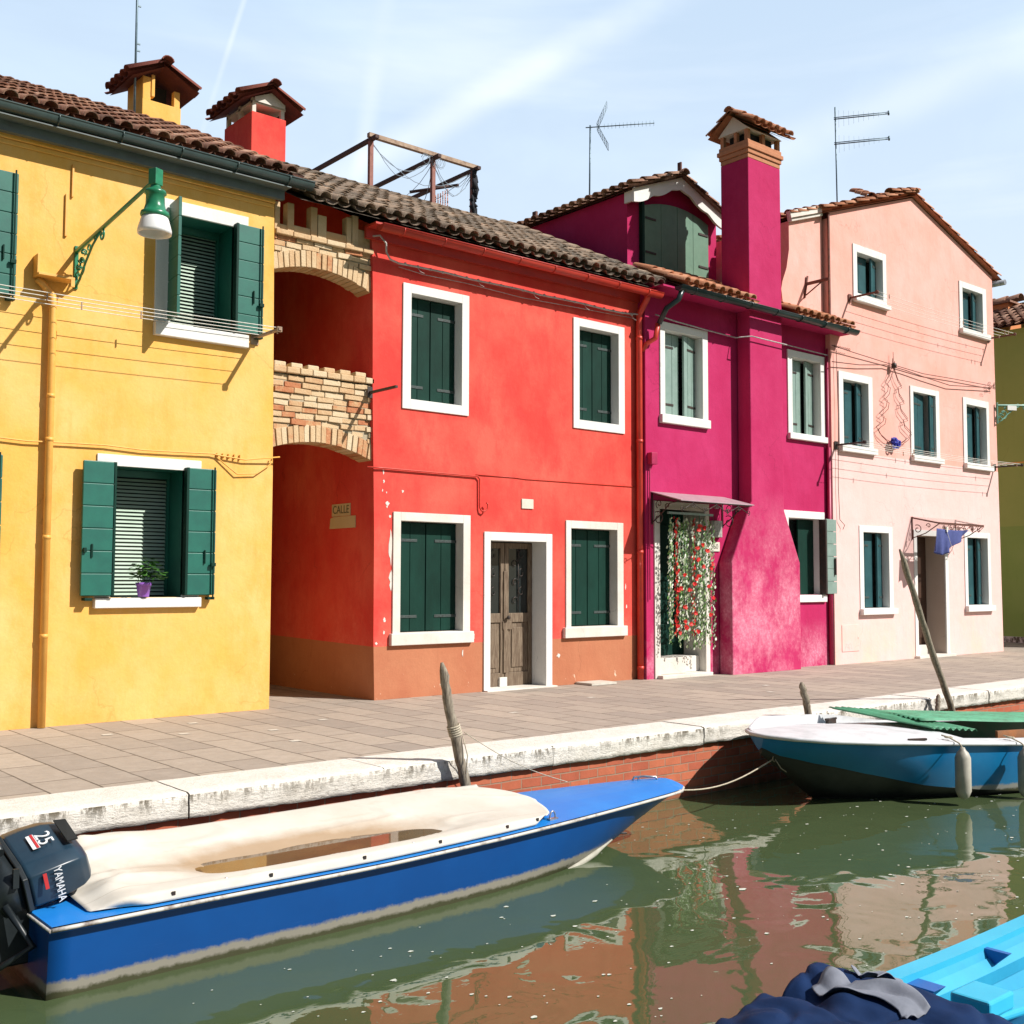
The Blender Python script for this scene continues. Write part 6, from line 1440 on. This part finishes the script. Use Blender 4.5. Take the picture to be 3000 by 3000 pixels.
# navy tarp over the bow
NAVY = simple('navy_tarpaulin', (.003, .016, .060), (.004, .022, .082), .85, 4, bstr=.6, bscale=16, spec=.2)
GREYT = simple('grey_tarpaulin', (.20, .21, .25), (.14, .15, .18), .8, 6, bstr=.3)
tp = thing('tarpaulin', (3.8, 2.3, -.3), 'crumpled navy tarpaulin with grey patches over the near end of the cyan boat', 'tarpaulin')
def tf(u, v):
    x = 2.42+2.08*u; v_ = crom(S3, max(x, 2.75)); yn_, yf_, zg_ = v_[0]-.05, v_[1]+.06, v_[2]
    if x < 2.70: w_ = max(.04, (x-2.40)/.30); c_ = 2.30; yn_ = c_-(c_-yn_)*w_**.6; yf_ = c_+(yf_-c_)*w_**.6
    y = yn_+(yf_-yn_)*v
    h = .04+.09*sin(pi*min(max(v, 0), 1))**.5
    h += .08*math.exp(-((x-3.95)/.20)**2)*sm(.3, .85, v)+.055*math.exp(-((x-3.45)/.20)**2)*sm(.3, .85, v)-.05*math.exp(-((x-3.68)/.06)**2)*v+.02*abs(sin(x*9+y*5))*v
    h += .035*noise.noise(Vector((x*4.5, y*4.5, 1)))+.014*noise.noise(Vector((x*13, y*11, 5)))+.03*abs(noise.noise(Vector((x*2.7+y*3, y*1.4-x*2, 8))))-.022*(1-min(1, abs(noise.noise(Vector((x*2.2-y*2.6, y*2.0+x*1.5, 18))))*10))
    h -= .16*sm(4.1, 4.5, x)
    z = zg_+h
    if v > .93: z = zg_+(h+.0)*((1-v)/.07)-.10*(v-.93)/.07
    if v < .06: z = zg_+h*(v/.06)-.1*(1-v/.06)
    return Vector((x, y, z))
m = MB(); m.grid(tf, 110, 70); m.build('navy_sheet', NAVY, tp, solid=.004)
def patch(u0, u1, v0, v1, lift, n=24):
    m = MB(); m.grid(lambda u, v: tf(u0+(u1-u0)*u+.02*sin(v*6), v0+(v1-v0)*v)+Vector((0, 0, lift+.016*abs(sin(u*4+v*2))+.008*abs(sin(v*5+u*3)))), n, n); return m
patch(.66, .735, .48, .84, .004).build('grey_patch', GREYT, tp, solid=.003)
patch(.76, .85, .70, .79, .006).build('grey_strap', GREYT, tp, solid=.003)
patch(.0, .05, .5, .8, .006).build('grey_corner', GREYT, tp, solid=.003)
# foam flecks on the canal
FOAM = simple('foam', (.62, .63, .55), (.5, .52, .44), .6, 30, bstr=0, obj=False)
m = MB(); R = random.Random(77)
for k in range(420):
    x = R.uniform(2.5, 11.5); y = R.uniform(3.0, 6.9)
    if x < 6.3 and y > 5.9: continue
    if y > 6.9-.25*(x-8) and x > 8.5: continue
    r = R.choice((.004, .005, .006, .008, .012))*R.uniform(.6, 1.2)
    if R.random() < .03: r *= 2.2
    ph_ = R.uniform(0, 6); n = 9; a0 = R.uniform(0, 3)
    m.poly([(x+r*1.5*cos(2*pi*q/n+a0)*(1+.25*sin(3*q+ph_)), y+r*sin(2*pi*q/n+a0)*(1+.25*sin(2*q+ph_)), -.6865) for q in range(n)])
tag(m.build('foam', FOAM), 'white flecks of foam scattered on the green canal water', kind='stuff')
# small pale stones set in the paving
PS = simple('pale_paver', (.62, .58, .50), (.5, .46, .39), .85, 6, bstr=.3, obj=False)
m = MB()
for x, y in ((4.5, 10.3), (5.1, 9.2), (5.3, 10.0), (6.1, 10.4), (3.9, 10.7), (4.9, 11.0), (13.0, 9.8), (12.3, 9.2), (9.9, 10.2), (8.1, 9.6)):
    m.quad((x, y, .0), (x+.10, y+.0, .0), (x+.10, y+.08, .0), (x, y+.08, .0))
m.box(11.05, 11.55, 11.35, 11.69, 0, .03)
tag(m.build('pale_paving_stones', PS), kind='structure')
